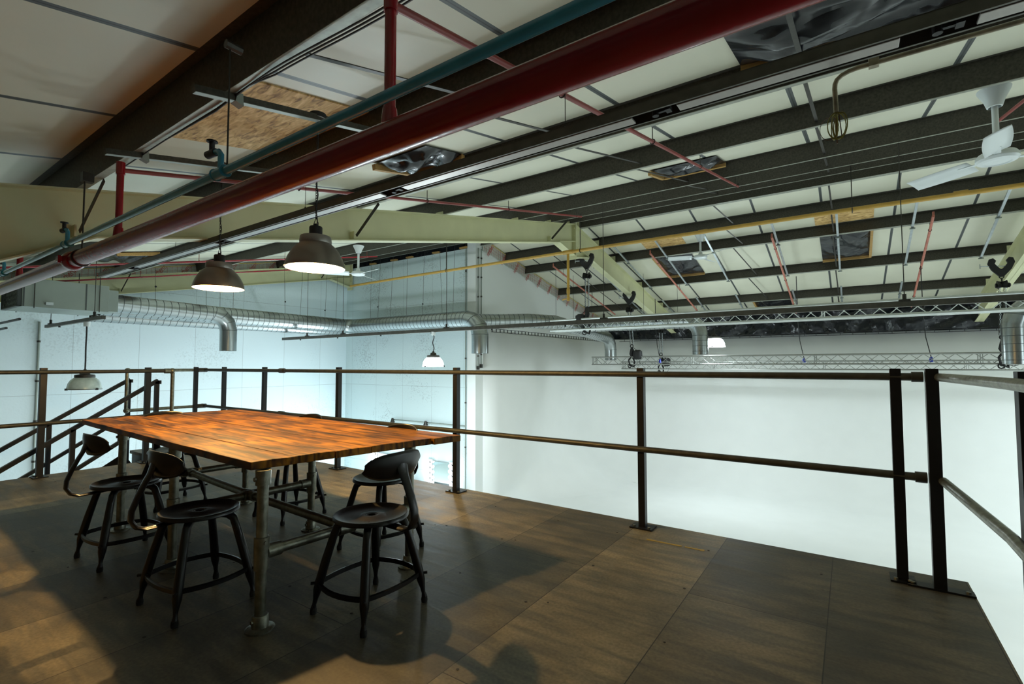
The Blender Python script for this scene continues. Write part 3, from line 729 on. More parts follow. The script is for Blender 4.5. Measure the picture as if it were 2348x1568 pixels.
# ------------------------------------------------------------------ stairs
st = thing('staircase', 'black steel stair dropping from the landing at the left', 'stairs', (0, 0, 0))
SL = .65; yt = 2.56
for x in (-8.18, -7.24):
    L_ = 4.2
    b = MB(); b.bar((x, yt+.03, -.12), (x, yt-L_, -.12-SL*L_), .012, .24, (0, 0, 1)); b.build('stringer', 'post', st)
    b = MB(); b.bar((x, yt+.01, .985), (x, yt-L_, .985-SL*L_), .045, .045); b.bar((x, yt+.02, .985), (x, yt+.02, .94), .045, .045); b.build('handrail', 'post', st)
    b = MB(); b.bar((x, yt+.01, .50), (x, yt-L_, .50-SL*L_), .04, .04); b.build('mid_rail', 'post', st)
    for k_, d in enumerate((0.0, .80, 1.6, 2.4, 3.2)):
        b = MB(); b.bar((x, yt-d, -.18-SL*d), (x, yt-d, .975-SL*d), .045, .045); b.build('baluster', 'post', st)
for i in range(14):
    d = .13+i*.29; b = MB(); b.bb((-8.17, yt-d-.14, -SL*(d+.15)-.03), (-7.25, yt-d+.13, -SL*(d+.15))); b.build('tread', 'darksteel', st)

# ------------------------------------------------------------------ pendants over the table
M['nothing'] = M['black']
def pendant(x, y, zr, zc, D, label, k):
    t = thing('pendant_lamp', label, 'lamp', (x, y, zr), group='pendant lamps over the table')
    R = D/2
    prof = [(R, 0), (R*1.0, .006), (R*.965, .03), (R*.90, .065), (R*.80, .10), (R*.68, .13), (R*.55, .152), (R*.50, .160)]
    inn = [(r-.004, z-.002) for r, z in reversed(prof)]
    b = MB(); b.lathe(prof+[(.03, .162)], n=56); b.build('lamp_shade', 'shade', t, smooth=True)
    b = MB(); b.lathe([(.03, .158)]+inn, n=56); b.build('shade_lining', 'lampwhite', t, smooth=True)
    b = MB(); b.torus((0, 0, .001), R, .003, n=56); b.build('rim', 'shade', t, smooth=True)
    b = MB(); b.lathe([(R*.52, .155), (R*.535, .165), (R*.52, .195), (R*.50, .202), (.04, .206)], n=48); b.build('collar', 'collar', t, smooth=True)
    b = MB(); b.lathe([(.055, .200), (.050, .212), (.040, .215), (.040, .262), (.036, .268), (.012, .270), (.012, .285), (.001, .286)], n=24); b.build('lamp_holder', 'black', t, smooth=True)
    b = MB(); b.tube([(-.022, 0, .268), (-.026, 0, .285), (0, 0, .325), (.026, 0, .285), (.022, 0, .268)], .0025, 6)
    b.build('hanging_loop', 'black', t)
    b = MB(); z = .33; i = 0
    while z < zc-zr-.03:
        rot = Matrix.Rotation(pi/2*(i % 2), 3, 'Z'); b.torus((0, 0, z), .0105, .0022, 'y', 12, 5, sx=.62, rot=rot); z += .0165; i += 1
    b.build('chain', 'black', t, smooth=True)
    b = MB(); pts = [(.006+.006*sin(j*1.1), .004*cos(j*.9), .275+(zc-zr-.30)*j/24) for j in range(25)]; b.tube(pts, .0035, 6); b.build('flex', 'cable', t, smooth=True)
    b = MB(); b.lathe([(.001, zc-zr-.004), (.050, zc-zr-.004), (.0505, zc-zr)], n=32); b.build('canopy_face', 'white', t, smooth=True)
    b = MB(); b.lathe([(.0505, zc-zr-.003), (.052, zc-zr+.006), (.052, zc-zr+.028), (.001, zc-zr+.030)], n=32); b.build('canopy', 'black', t, smooth=True)
    b = MB(); b.tube([(-.02, 0, zc-zr-.03), (-.022, 0, zc-zr-.006)], .002, 6); b.tube([(.02, 0, zc-zr-.03), (.022, 0, zc-zr-.006)], .002, 6); b.build('canopy_hook', 'black', t)
    b = MB(); b.sphere((0, 0, .06), .03, 16, 12, 1.1); bb_ = b.build('bulb', 'warmbulb', t, smooth=True)
    bb_.visible_shadow = True
    light('pendant_light', 'POINT', (0, 0, .012), P_PEND, WARM, .025, parent=t)
pendant(-2.800, 1.840, 1.797, 2.775, .366, 'brushed metal dome pendant over the table, the right hand larger looking one', 0)
pendant(-4.135, 1.865, 1.790, 2.775, .366, 'brushed metal dome pendant over the table, the left hand one', 1)
for x, lab in ((-2.78, 'grey steel channel carrying the right pendant lamp'), (-4.095, 'grey steel channel carrying the left pendant lamp')):
    t = thing('steel_channel', lab, 'steel bar', (x, 1.75, zt(1.75)-.021), group='channels for the pendants'); t.rotation_euler = (atan2(T, 1), 0, 0)
    b = MB(); b.bb((-.02, -.66, -.018), (.02, .88, .018)); b.build('channel', 'galv', t)
    b = MB(); b.bb((-.02, -.66, -.0205), (.02, .88, -.0182)); b.build('slotted_face', 'box_zinc', t)
    b = MB(); b.prism([(-.028, -.46, -.022), (-.028, -.44, .024), (-.028, -.41, .024), (-.028, -.42, -.045)], .056, (1, 0, 0)); b.build('clamp', 'box_zinc', t)

# ------------------------------------------------------------------ big pipes
PY, PZ = 1.185, 2.002
t = thing('sprinkler_main', 'thick dark red pipe running diagonally across the whole roof', 'pipe', (0, PY, PZ))
b = MB(); b.cyl((-9.5, 0, 0), (4.5, 0, 0), .057, 40); b.build('pipe', 'red', t, smooth=True)
b = MB(); b.tube([(-5.10, 0, 0), (-5.07, 0, 0), (-5.03, 0, 0), (-4.99, 0, 0), (-4.96, 0, 0)], [.063, .074, .076, .074, .063], 32); b.cyl((-5.03, -.085, -.03), (-5.03, -.085, .03), .01, 8); b.cyl((-5.03, .085, -.03), (-5.03, .085, .03), .01, 8); b.bb((-5.06, -.10, -.02), (-5.0, -.07, .02)); b.bb((-5.06, .07, -.02), (-5.0, .10, .02)); b.build('coupling', 'red', t, smooth=True)
for x in (-4.07, -1.36, 1.34, -6.75):
    b = MB(); zt_ = zt(1.2)-.15-PZ
    b.cyl((x, 0, .04), (x, 0, zt_+.05), .021 if x > -6 else .024, 16); b.tube([(x, 0, .04), (x, 0, .11)], [.032, .026], 16); b.tube([(x, 0, zt_-.03), (x, 0, zt_+.055)], .026, 16); r_ = b.build('riser', 'red', t, smooth=True)
    if x > -6:
        b = MB(); y1 = (8.2 if x < 1 else 7.0)-PY; b.tube([(x, 0, zt_), (x, y1, zt_+T*y1)], .0155, 14); b.build('branch_pipe', 'dusty_red', r_, smooth=True)
        b = MB()
        for yy in ((2.50, 4.13, 5.81, 7.98) if x < 1 else (4.13, 5.81)):
            y_ = yy-PY; zz = zt_+T*y_; b.torus((x, y_, zz), .021, .004, 'y', 14, 5); b.cyl((x, y_, zz+.02), (x, y_, zz+.13), .004, 6)
        b.cyl((x, y1-.01, zt_+T*y1), (x, y1-.01, zt_+T*y1+.05), .01, 8)
        b.build('pipe_clip', 'darksteel', r_)
for x in (-4.83,):
    b = MB(); b.cyl((x, 0, .05), (x, 0, zt(PY)-PZ-.005), .006, 8); b.torus((x, 0, 0), .062, .006, 'x', 20, 6); b.bb((x-.03, -.02, zt(PY)-PZ-.06), (x+.03, .05, zt(PY)-PZ+.01)); b.build('hanger_rod', 'darksteel', t)
BY, BZ = 1.05, 2.052
t = thing('blue_pipe', 'thin blue pipe running just above the thick red pipe', 'pipe', (0, BY, BZ))
b = MB(); b.cyl((-8.5, 0, 0), (3.5, 0, 0), .0185, 24); b.build('pipe', 'blue', t, smooth=True)
for x in (-2.34, -4.62, -6.58):
    b = MB(); b.tube([(x-.05, 0, 0), (x+.05, 0, 0)], .025, 16); b.tube([(x, 0, 0), (x, 0, .085), (x-.02, 0, .105), (x-.05, .0, .11)], .013, 12); b.torus((x-.045, 0, 0), .025, .004, 'x', 16, 5); b.torus((x+.045, 0, 0), .025, .004, 'x', 16, 5); tee = b.build('tee_fitting', 'blue', t, smooth=True)
    b = MB(); b.cyl((x-.05, 0, .11), (x-.13, 0, .115), .018, 12); b.cyl((x-.09, 0, .115), (x-.09, 0, .17), .012, 10); b.lathe([(.001, .165), (.024, .167), (.024, .173), (.001, .176)], (x-.09, 0, 0), 12)
    b.build('valve', 'black', tee, smooth=True)
b = MB(); b.cyl((-2.28, 0, .02), (-2.28, 0, zt(BY)-BZ+.02), .004, 8); b.cyl((-2.28, -.02, zt(BY)-BZ+.0), (-2.28, .05, zt(BY)-BZ), .02, 8); b.build('hanger_rod', 'darksteel', t)

# sprinkler branches in the left bay and on the far slope
for x, y1, lab in ((-9.95, 8.3, 'thin red sprinkler pipe behind the left pendant, ending by the left fan'), (-12.75, 8.0, 'thin red sprinkler pipe nearest the left wall')):
    t = thing('sprinkler_branch', lab, 'pipe', (x, 4, zt(4)-.15)); b = MB(); b.tube([(0, YN-4+.05, T*(YN-4)), (0, y1-4, T*(y1-4))], .017, 12); b.build('pipe', 'red', t, smooth=True)
    b = MB()
    for yy in (1.29, 2.50, 4.13, 5.81, 7.98): b.cyl((0, yy-4, T*(yy-4)), (0, yy-4, T*(yy-4)+.14), .005, 6); b.torus((0, yy-4, T*(yy-4)), .021, .004, 'y', 12, 5)
    b.build('pipe_clip', 'dusty_red', t)
for x0, x1, y1, lab in ((-6.98, -7.1, 17.0, 'faded red sprinkler pipe on the far slope nearest the gable wall'), (-4.13, -4.22, 17.6, 'faded red sprinkler pipe on the far slope beside the left black cover'),
                (-1.36, -1.37, 18.0, 'faded red sprinkler pipe on the far slope between the two OSB patches'), (1.40, 1.50, 18.0, 'faded red sprinkler pipe on the far slope near the right rafter')):
    ya = 12.22; t = thing('sprinkler_branch', lab, 'pipe', (x0, ya, zt(ya)-.15), group='faded red pipes on the far slope')
    b = MB(); d = y1-ya; b.tube([(0, 0, 0), (x1-x0, d, -T*d)], .024, 12); b.tube([(0, 0, -.03), (0, 0, .08)], .018, 10); b.build('pipe', 'copper', t, smooth=True)
    b = MB()
    for q in [(yp+.03-ya)/d for yp in (12.83, 14.95, 17.05) if yp+.03 < y1]: b.cyl(((x1-x0)*q, d*q, -T*d*q), ((x1-x0)*q, d*q, -T*d*q+.15), .005, 6); b.torus(((x1-x0)*q, d*q, -T*d*q), .028, .005, 'y', 12, 5)
    b.build('pipe_clip', 'darksteel', t)

# ochre pipe
t = thing('ochre_pipe', 'long ochre yellow pipe crossing below the ridge joint', 'pipe', (0, 9.5, 3.64))
b = MB(); pts = [(-12.6, 0, -.03), (-10, 0, .0), (-5, 0, .02), (0, 0, .03), (6, 0, -.02)]; b.tube(pts, .035, 18); b.build('pipe', 'ochre', t, smooth=True)
b = MB(); b.tube([(-5.05, 0, .02), (-5.05, 0, -.95), (-5.05, 0, -1.06)], [.03, .03, .034], 14); b.tube([(-5.17, 0, .02), (-4.93, 0, .02)], .046, 14); b.tube([(-5.05, 0, -1.0), (-5.2, 0, -1.03)], .014, 8); b.cyl((-5.05, 0, -.90), (-5.05, 0, -.80), .038, 12); b.build('drop_leg', 'ochre', t, smooth=True)
for x in (-8.65, -4.75, 0.1, 4): b = MB(); b.cyl((x, 0, .03), (x, 0, zt(9.5)-3.64+.02), .008, 6); b.torus((x, 0, .015), .043, .008, 'x', 14, 5); b.build('hanger_rod', 'darksteel', t)
for x in (-2.2, 1.4): b = MB(); b.tube([(x-.08, 0, .028), (x+.08, 0, .028)], .041, 14); b.build('sleeve', 'ochre', t, smooth=True)

# slotted silver rails on the far slope
for x0, x1, lab in ((-5.95, -6.2, 'silver slotted rail on the far slope left of the rafter'), (-4.95, -5.15, 'silver slotted rail on the far slope right beside the middle rafter'), (-3.87, -4.05, 'silver slotted rail on the far slope across the left OSB patch'),
                (-2.73, -2.87, 'silver slotted rail on the far slope right of the small fan'), (-1.31+.0, -1.31, 'silver slotted rail on the far slope beside a faded red pipe'), (-.14, -.14, 'silver slotted rail crossing the square black rooflight cover'),
                (1.13, 1.2, 'silver slotted rail on the far slope right of the square cover'), (2.39, 2.60, 'silver slotted rail on the far slope against the right rafter')):
    t = thing('slotted_rail', lab, 'metal rail', (x0, 14.5, zt(14.5)), group='silver rails on the far slope')
    for ya, yb in ((11.80, 12.95), (12.85, 15.0), (16.2, 17.15), (17.0, 18.3)):
        if yb > 17 and x0 > 2: continue
        b = MB(); z_ = -.025 if ya < 14 else (.02 if ya < 16 else -.025)
        xa = x0+(x1-x0)*(ya-12)/6-x0; xb = x0+(x1-x0)*(yb-12)/6-x0
        b.bar((xa, ya-14.5, -T*(ya-14.5)+z_), (xb, yb-14.5, -T*(yb-14.5)+z_), .042, .030); sg = b.build('rail', 'silver', t)
        b = MB(); b.bar((xb-.045, yb-14.5-.03, -T*(yb-14.5)+z_-.02), (xb+.045, yb-14.5-.03, -T*(yb-14.5)+z_-.02), .05, .02); b.build('end_clamp', 'box_zinc', sg)

# ------------------------------------------------------------------ light trunkings
TY, TZ = 2.33, 2.412
t = thing('light_trunking', 'long dark steel light trunking with pale underside beside the red pipe', 'light trunking', (0, TY, TZ))
b = MB()
L0, L1 = -8.55, 5.0
b.bb((L0, -.048, -.008), (L1, -.044, .045)); b.bb((L0, .044, -.008), (L1, .048, .045)); b.bb((L0, -.048, .043), (L1, .048, .047)); b.bb((L0, -.055, -.012), (L1, -.044, -.006)); b.bb((L0, .044, -.012), (L1, .055, -.006)); b.build('channel', 'trunk', t)
x = L0+.02; k_ = 0
gaps = (-7.4, -5.1, -2.62, -.75, 0.30, 2.2)
segs = []; prev = L0+.02
for gx in gaps: segs.append((prev, gx-.11)); prev = gx+.11
segs.append((prev, L1-.02))
for a_, c_ in segs:
    b = MB(); b.bb((a_, -.036, -.014), (c_, .030, -.002)); b.build('cover_strip', 'collar', t, bevel=.003)
for gx in gaps:
    b = MB(); b.cyl((gx, 0, -.02), (gx, 0, .02), .016, 10); b.bb((gx, -.008, -.008), (gx+.075, .008, .006)); b.bb((gx+.05, -.02, -.012), (gx+.075, .02, .01)); b.build('track_clip', 'black', t)
for x in (-6.2, -3.7, -1.25, 1.2):
    b = MB(); b.cyl((x, 0, .05), (x, 0, zt(TY)-TZ+.1), .0022, 6); b.torus((x, 0, .065), .014, .003, 'y', 12, 5); b.bb((x-.02, -.01, .045), (x+.03, .01, .058)); b.build('hanger_wire', 'darksteel', t)

def trunk2(y, z, x0, x1, h, label, wires, drop=()):
    t = thing('light_trunking', label, 'light trunking', (0, y, z))
    b = MB(); b.bb((x0, -.03, -h/2), (x1, .03, h/2)); b.build('channel', 'trunk', t, bevel=.004)
    for x in wires: b = MB(); b.cyl((x, 0, h/2), (x, 0, zt(y)-z), .006, 6); b.cyl((x, 0, h/2), (x, 0, h/2+.09), .022, 8); b.bb((x-.06, -.035, h/2-.01), (x+.06, .035, h/2+.02)); b.build('hanger_rod', 'darksteel', t)
    for i in range(int((x1-x0)/1.7)): b = MB(); b.cyl((x0+.9+i*1.7, 0, -h/2-.03), (x0+.9+i*1.7, 0, -h/2), .018, 8); b.build('track_plug', 'black', t)
trunk2(8.0, 1.950, -13.72, 8.0, .075, 'long dark trunking hung across the hall below the ducts and truss', (-12.5, -10.9, -7.27, -3.55, .6, 4))
trunk2(2.80, 1.975, -13.5, -10.15, .06, 'short dark trunking hung under the grey air box at the left', (-13.2, -10.6))

def highbay(x, y, zr, D, label, lit, ztop, power=P_HIGH, group=None):
    t = thing('high_bay_lamp', label, 'lamp', (x, y, zr), group=group)
    R = D/2; m_ = 'coolglow' if lit else 'prism'
    prof = [(R, 0), (R*.985, .03*D/.5), (R*.93, .10*D/.5), (R*.80, .165*D/.5), (R*.62, .205*D/.5), (R*.45, .225*D/.5)]
    b = MB(); b.lathe(prof, n=40); b.build('lamp_shade', m_, t, smooth=True)
    b = MB(); b.torus((0, 0, 0), R, .006, n=40); b.build('rim', 'coolglow' if lit else 'darksteel', t, smooth=True)
    for k_ in range(3):
        a_ = k_*2*pi/3+.5; b = MB(); b.box((R*cos(a_), R*sin(a_), .004), (.035, .035, .035)); b.build('clip', 'black', t)
    zz = .225*D/.5
    b = MB(); b.lathe([(.001, zz-.02), (R*.58, zz-.018), (R*.60, zz+.0), (R*.58, zz+.035), (R*.30, zz+.045), (R*.26, zz+.09), (R*.12, zz+.10), (R*.08, zz+.13), (.001, zz+.135)], n=24); b.build('gear_housing', 'darksteel', t, smooth=True)
    b = MB(); n = 14; pts = [(.02*sin(j*.7)*(1 if lit else .3), .0, zz+.13+(ztop-zr-zz-.17)*j/n) for j in range(n+1)]; b.tube(pts, .010 if lit else .012, 8); b.build('flex', 'cable', t, smooth=True)
    b = MB(); b.lathe([(.001, ztop-zr-.08), (.045, ztop-zr-.08), (.048, ztop-zr-.02), (.048, ztop-zr), (.001, ztop-zr)], n=16); b.build('ceiling_rose', 'white', t, smooth=True)
    if lit:
        light('high_bay_light', 'AREA', (0, 0, -.01), power, COOL, D*.9, parent=t)
M['prism'] = mat('clear_prismatic', (0.55, 0.62, 0.58), 0.25, 0.25, 0.2, 9)
highbay(-7.66, 8.0, 1.146, .47, 'lit glowing white dome lamp hanging before the grey board wall', True, 1.92)
highbay(-3.13, 14.6, 1.68, .56, 'lit white dome lamp half hidden behind the round duct outlet', True, 2.6)
highbay(-10.98, 2.80, .765, .48, 'unlit clear dome lamp hanging over the stairs at the left', False, 1.94)
for x, y, lab in ((4.6, 8.2, 'near left'), (9.0, 8.2, 'near right'), (5.2, 15.0, 'far left'), (9.3, 15.0, 'far right')):  # unseen lamps added to light the hall from the right
    highbay(x, y, 1.5 if x > 0 else .8, .5, 'added lit dome lamp in the unseen part of the hall, '+lab, True, 2.6 if x > 0 else 2.3, group='added lamps in the unseen right part of the hall')
for x, lab in ((-6.3, 'left'), (-4.0, 'middle'), (-.9, 'right')):  # unseen battens added to brighten the studio floor and lower walls
    t = thing('added_batten_light', 'added white batten light fixed under the mezzanine, the %s one' % lab, 'lamp', (x, 2.6, -.36), group='added battens under the mezzanine')
    b = MB(); b.bb((-.75, -.05, -.02), (.75, .05, .05)); b.build('body', 'white', t)
    b = MB(); b.cyl((-.7, 0, -.035), (.7, 0, -.035), .014, 10); b.build('tube', 'coolglow', t)
    lo = light('added_batten_lamp', 'AREA', (0, 0, -.06), P_SOFFIT, COOL, .3, parent=t); lo.data.shape = 'RECTANGLE'; lo.data.size = 1.4; lo.data.size_y = .08

P_WASH = 110.0  # unseen wash light, added to brighten the left wall
for x, y, rz_, lab in ((-7.6, 3.4, 33, 'left edge'),):
    t = thing('added_wall_washer', 'added white angled wash light under the landing at the '+lab, 'lamp', (x, y, -.42), radians(rz_))
    b = MB(); b.prism([(-.5, -.06, .10), (-.5, .06, .10), (-.5, .06, 0), (-.5, .0, -.05), (-.5, -.06, -.05)], 1.0, (1, 0, 0)); b.build('body', 'white', t)
    lo = light('added_wash_lamp', 'AREA', (0, .06, -.045), P_WASH, COOL, .3, rot=(radians(95), 0, 0), parent=t); lo.data.shape = 'RECTANGLE'; lo.data.size = .95; lo.data.size_y = .08
    b = MB(); b.bar((-.48, .034, -.03), (.48, .034, -.03), .05, .006, (0, 1, 1)); b.build('lens', 'coolglow', t)
# ------------------------------------------------------------------ ducts
def duct(name, label, pts, r, bands=.14, group=None, cat='duct', loc=None):
    t = thing(name, label, cat, pts[0], group=group); o = V(pts[0]); P = [V(p)-o for p in pts]
    b = MB(); b.tube(P, r, 32, cap=False); b.build('tube', 'duct', t, smooth=True)
    b = MB()
    for i in range(len(P)-1):
        d = (P[i+1]-P[i]); L = d.length; d.normalize()
        if L < .5: 
            b.tube([P[i]-d*.004, P[i]+d*.004], r+.005, 32, cap=False); continue
        s = .05
        while s < L-.02: b.tube([P[i]+d*(s-.004), P[i]+d*(s+.004)], r+.004, 28, cap=False); s += bands
    b.build('seam_rings', 'seam', t, smooth=True)
    return t
def bend(a, c, e, R, n=3):
    """points of a segmented elbow turning at c from direction a->c to c->e"""
    a, c, e = V(a), V(c), V(e); d1 = (c-a).normalized(); d2 = (e-c).normalized(); out = []
    s = c-d1*R; ctr = s+d2*R
    for i in range(n+1):
        t_ = pi/2*i/n; out.append(tuple(ctr-d2*R*cos(t_)+d1*R*sin(t_)))
    return out
DZ = 2.40
duct('spiral_duct', 'round silver spiral duct leaving the air box and turning down at a short drop', [(-12.1, 3.42, 2.42)]+bend((-12.1, 3.4, 2.40), (-12.1, 5.70, 2.36), (-12.1, 5.70, 1.5), .36)+[(-12.1, 5.70, 1.52)], .18)
duct('spiral_duct', 'long round silver duct along the left wall, turning before the grey wall', [(-12.95, 3.5, 2.44)]+bend((-12.95, 3.5, 2.44), (-12.95, 9.78, 2.40), (-8, 9.78, 2.40), .30)+bend((-12, 9.78, 2.40), (-7.74, 9.78, 2.37), (-7.74, 9.78, 1.4), .42)+[(-7.74, 9.78, 1.47)], .215)
duct('spiral_duct', 'thin silver duct running just behind and below the long round duct', [(-13.45, 3.5, 2.27)]+bend((-13.45, 3.5, 2.27), (-13.45, 10.13, 2.27), (-8, 10.13, 2.27), .25)+[(-8.35, 10.13, 2.27)], .15)
duct('spiral_duct', 'round duct along the white gable wall ending in a far drop', [(-8.1, 10.1, 2.33), (-7.9, 10.7, 2.36), (-7.35, 11.4, 2.40), (-6.95, 12.2, 2.40)]+bend((-6.9, 12.5, 2.40), (-6.86, 16.0, 2.10), (-6.86, 16.0, 1.2), .40)+[(-6.86, 16.0, 1.34)], .20)
duct('spiral_duct', 'round duct behind the truss with a drop in front of the glowing lamp', [(-6.95, 13.9, 2.40)]+bend((-6.95, 13.9, 2.40), (-3.30, 13.7, 2.37), (-3.30, 13.7, 1.2), .36)+[(-3.30, 13.7, 1.45)], .20)
duct('spiral_duct', 'round duct drop at the right edge of the frame', [(7.5, 12.0, 2.25)]+bend((7.5, 12.0, 2.25), (2.40, 12.0, 2.20), (2.40, 12.0, 1.2), .34)+[(2.40, 12.0, 1.18)], .19)
t = thing('air_handling_box', 'big grey sheet metal ventilation box hanging at the left', 'ventilation unit', (-12.3, 2.7, 2.45))
b = MB(); b.bb((-.62, -.60, -.25), (.60, .60, .25)); cs_ = b.build('casing', 'box_zinc', t, bevel=.004)
b = MB(); b.bb((-.35, .60, -.22), (.42, .80, .20)); b.build('plenum', 'box_zinc', t, bevel=.003)
for a_, c_ in (((.600, -.59, -.245), (.606, -.57, .245)), ((.600, .25, -.245), (.605, .27, .245))): b = MB(); b.bb(a_, c_); b.build('cover_edge', 'seam', t)
b = MB(); b.bb((.600, -.3, -.2), (.64, -.2, -.15)); b.build('latch', 'silver', t)
b = MB(); b.bb((-.60, -.66, -.25), (.58, -.60, -.235)); b.bb((-.60, -.66, .235), (.58, -.60, .25)); b.bb((-.60, -.66, -.25), (-.585, -.60, .25)); b.bb((.565, -.66, -.25), (.58, -.60, .25))
for i in range(13):
    for j in range(6):
        x = -.55+i*.09; z = -.21+j*.083; b.bar((x, -.65, z-.04), (x+.045, -.65, z+.04), .01, .006, (0, 1, 0)); b.bar((x+.045, -.65, z+.04), (x+.09, -.65, z-.04), .01, .006, (0, 1, 0))
b.build('grille', 'seam', t)
for x, y in ((.63, -.45), (.63, .45), (-.64, .45), (-.64, -.45)): b = MB(); b.cyl((x, y, -.27), (x, y, zt(2.7+y)-2.45), .007, 6); b.build('hanger_rod', 'darksteel', t)
for z, y, x1, lab in ((1.98, 2.10, -11.0, 'upper black conduit at the left edge below the air box'), (1.88, 2.14, -12.2, 'lower black conduit at the left edge below the air box')):
    b = MB(); b.tube([(XL+.02, y, z), (x1-.8, y, z)], .022, 10); tag(b.build('conduit', 'cable', smooth=True), lab, 'conduit')

# ------------------------------------------------------------------ trusses
def truss(y, z0, z1, x0, x1, label, mt='alu', rc=.024, depth=None):
    h = z1-z0; d = depth or h; t = thing('lighting_truss', label, 'truss', (x0, y, z0))
    for yy in (-d/2, d/2):
        for zz in (0, h):
            b = MB(); b.cyl((0, yy, zz), (x1-x0, yy, zz), rc, 12); b.build('chord', mt, t, smooth=True)
    st_ = .27; n = int((x1-x0)/st_); 
    for face in range(4):
        b = MB()
        for i in range(n):
            xa, xb = i*st_, (i+1)*st_; f = (i+face) % 2
            if face < 2:
                yy = (-d/2, d/2)[face]; b.cyl((xa, yy, h if f else 0), (xb, yy, 0 if f else h), .008, 6)
            else:
                zz = (0, h)[face-2]; b.cyl((xa, d/2 if f else -d/2, zz), (xb, -d/2 if f else d/2, zz), .008, 6)
        if face < 2:
            for xj in [0.03]+[k_*3.0 for k_ in range(1, int((x1-x0)/3)+1)]:
                yy = (-d/2, d/2)[face]
                for dx in (-.04, .04): b.cyl((xj+max(dx, 0), yy, 0), (xj+max(dx, 0), yy, h), .009, 6)
        b.build('lacing', mt, t, smooth=True)
    return t
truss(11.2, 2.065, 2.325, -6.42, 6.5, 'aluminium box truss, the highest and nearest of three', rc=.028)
truss(14.3, 1.185, 1.415, -6.72, 6.5, 'aluminium box truss below the first, lower middle of three', 'alu_backlit', .021)
truss(16.5, 1.035, 1.270, -6.62, 6.5, 'aluminium box truss farthest back and lowest of three', 'alu_backlit', .021)

# chain hoists
def hoist(x, y, ytr, ztruss, label, xo=0.0, long_=True, clamp=True):
    """beam clamp on the rafter, top block, chains, hook block with bag, truss clamp"""
    zf = zt(y)-.54
    t = thing('chain_hoist', label, 'hoist', (x, y, zf), group='black chain hoists')
    if clamp:
        for sx in (-1, 1):
            b = MB(); b.prism([(sx*.03, -.03, -.27), (sx*.15, -.03, -.12), (sx*.205, -.03, .02), (sx*.18, -.03, .11), (sx*.12, -.03, .13), (sx*.075, -.03, .07), (sx*.098, -.03, .01), (sx*.06, -.03, -.05), (sx*.02, -.03, -.10), (0, -.03, -.11), (0, -.03, -.27)], .06, (0, 1, 0)); b.build('clamp_jaw', 'black', t)
        b = MB(); b.cyl((-.32, -.0, -.02), (.14, 0, -.06), .010, 8); b.cyl((-.32, 0, -.07), (-.32, 0, .03), .008, 6); b.build('clamp_screw', 'silver', t)
    b = MB(); b.torus((0, 0, -.27), .035, .010, 'y', 14, 6); b.torus((0, 0, -.33), .03, .009, 'x', 14, 6); b.build('shackle', 'black', t, smooth=True)
    b = MB(); b.tube([(-.07, 0, -.43), (-.075, 0, -.43), (.075, 0, -.43), (.07, 0, -.43)], [.06, .085, .085, .06], 18); b.tube([(-.09, 0, -.45), (-.10, .0, -.45), (.11, 0, -.45), (.13, 0, -.45)], [.03, .05, .05, .03], 12); b.build('top_block', 'black', t, smooth=True)
    zb = ztruss-zf+.38; dx = xo
    for k_, (ox, oy) in enumerate(((-.03, 0), (.03, .01), (.055, 0), (-.05, .01))):
        b = MB(); z = -.50; i = 0; L = -.50-zb; n = int(L/.05)
        for i in range(max(1, n)):
            z = -.50-i*.05; f_ = i/max(1, n); b.torus((ox+dx*f_, oy+(ytr-y)*f_, z), .021, .0055, 'y' if i % 2 else 'x', 10, 5, sx=.6 if i % 2 else 1)
        b.build('chain', 'darksteel' if k_ % 2 else 'silver', t)
    cy = ytr-y
    b = MB(); b.torus((dx, cy, zb), .045, .014, 'y', 14, 6); b.tube([(dx, cy, zb-.04), (dx+.01, cy, zb-.12), (dx-.02, cy, zb-.24), (dx, cy, zb-.34)], [.03, .06, .055, .03], 12); b.build('hook_block', 'black', t, smooth=True)
    sd = 1 if not long_ else -1
    b = MB(); b.lathe([(.001, -.15), (.10, -.14), (.14, -.05), (.13, .10), (.07, .14), (.001, .14)], (dx+sd*.18, cy, zb-.26), 16); b.bar((dx+sd*.16, cy, zb-.13), (dx+sd*.02, cy, zb-.02), .012, .012); b.build('chain_bag', 'black', t, smooth=True)
    b = MB(); b.tube([(dx, cy, zb-.30), (dx-.08, cy-.05, zb-.42), (dx-.05, cy-.05, zb-.58), (dx+.06, cy, zb-.62), (dx+.07, cy+.05, zb-.48), (dx+.01, cy, zb-.32)], .022, 8); b.torus((dx-.05, cy-.06, zb-.60), .05, .014, 'y', 12, 6); b.build('sling', 'black', t, smooth=True)
    b = MB(); pts = [(dx+.15+.10*sin(j*.8), cy, zb-.30-.30*sin(pi*j/8)) for j in range(9)]; b.tube(pts, .006, 6); b.build('cable_loop', 'cable', t)
hoist(X1, 11.16, 11.16, 2.20, 'black chain hoist clamped to the middle rafter, holding the nearest truss')
hoist(X1, 14.05, 14.2, 1.36, 'black chain hoist clamped to the middle rafter, holding the middle truss', long_=False)
hoist(X1+.15, 16.5, 16.5, 1.15, 'black chain hoist hanging farthest back, holding the rear truss', long_=False)
hoist(X0-.22, 11.16, 11.16, 2.20, 'black chain hoist clamped to the right rafter at the edge of the frame')
hoist(X0-.35, 14.05, 14.2, 1.36, 'black chain hoist hanging to the middle truss near the right edge', long_=False)
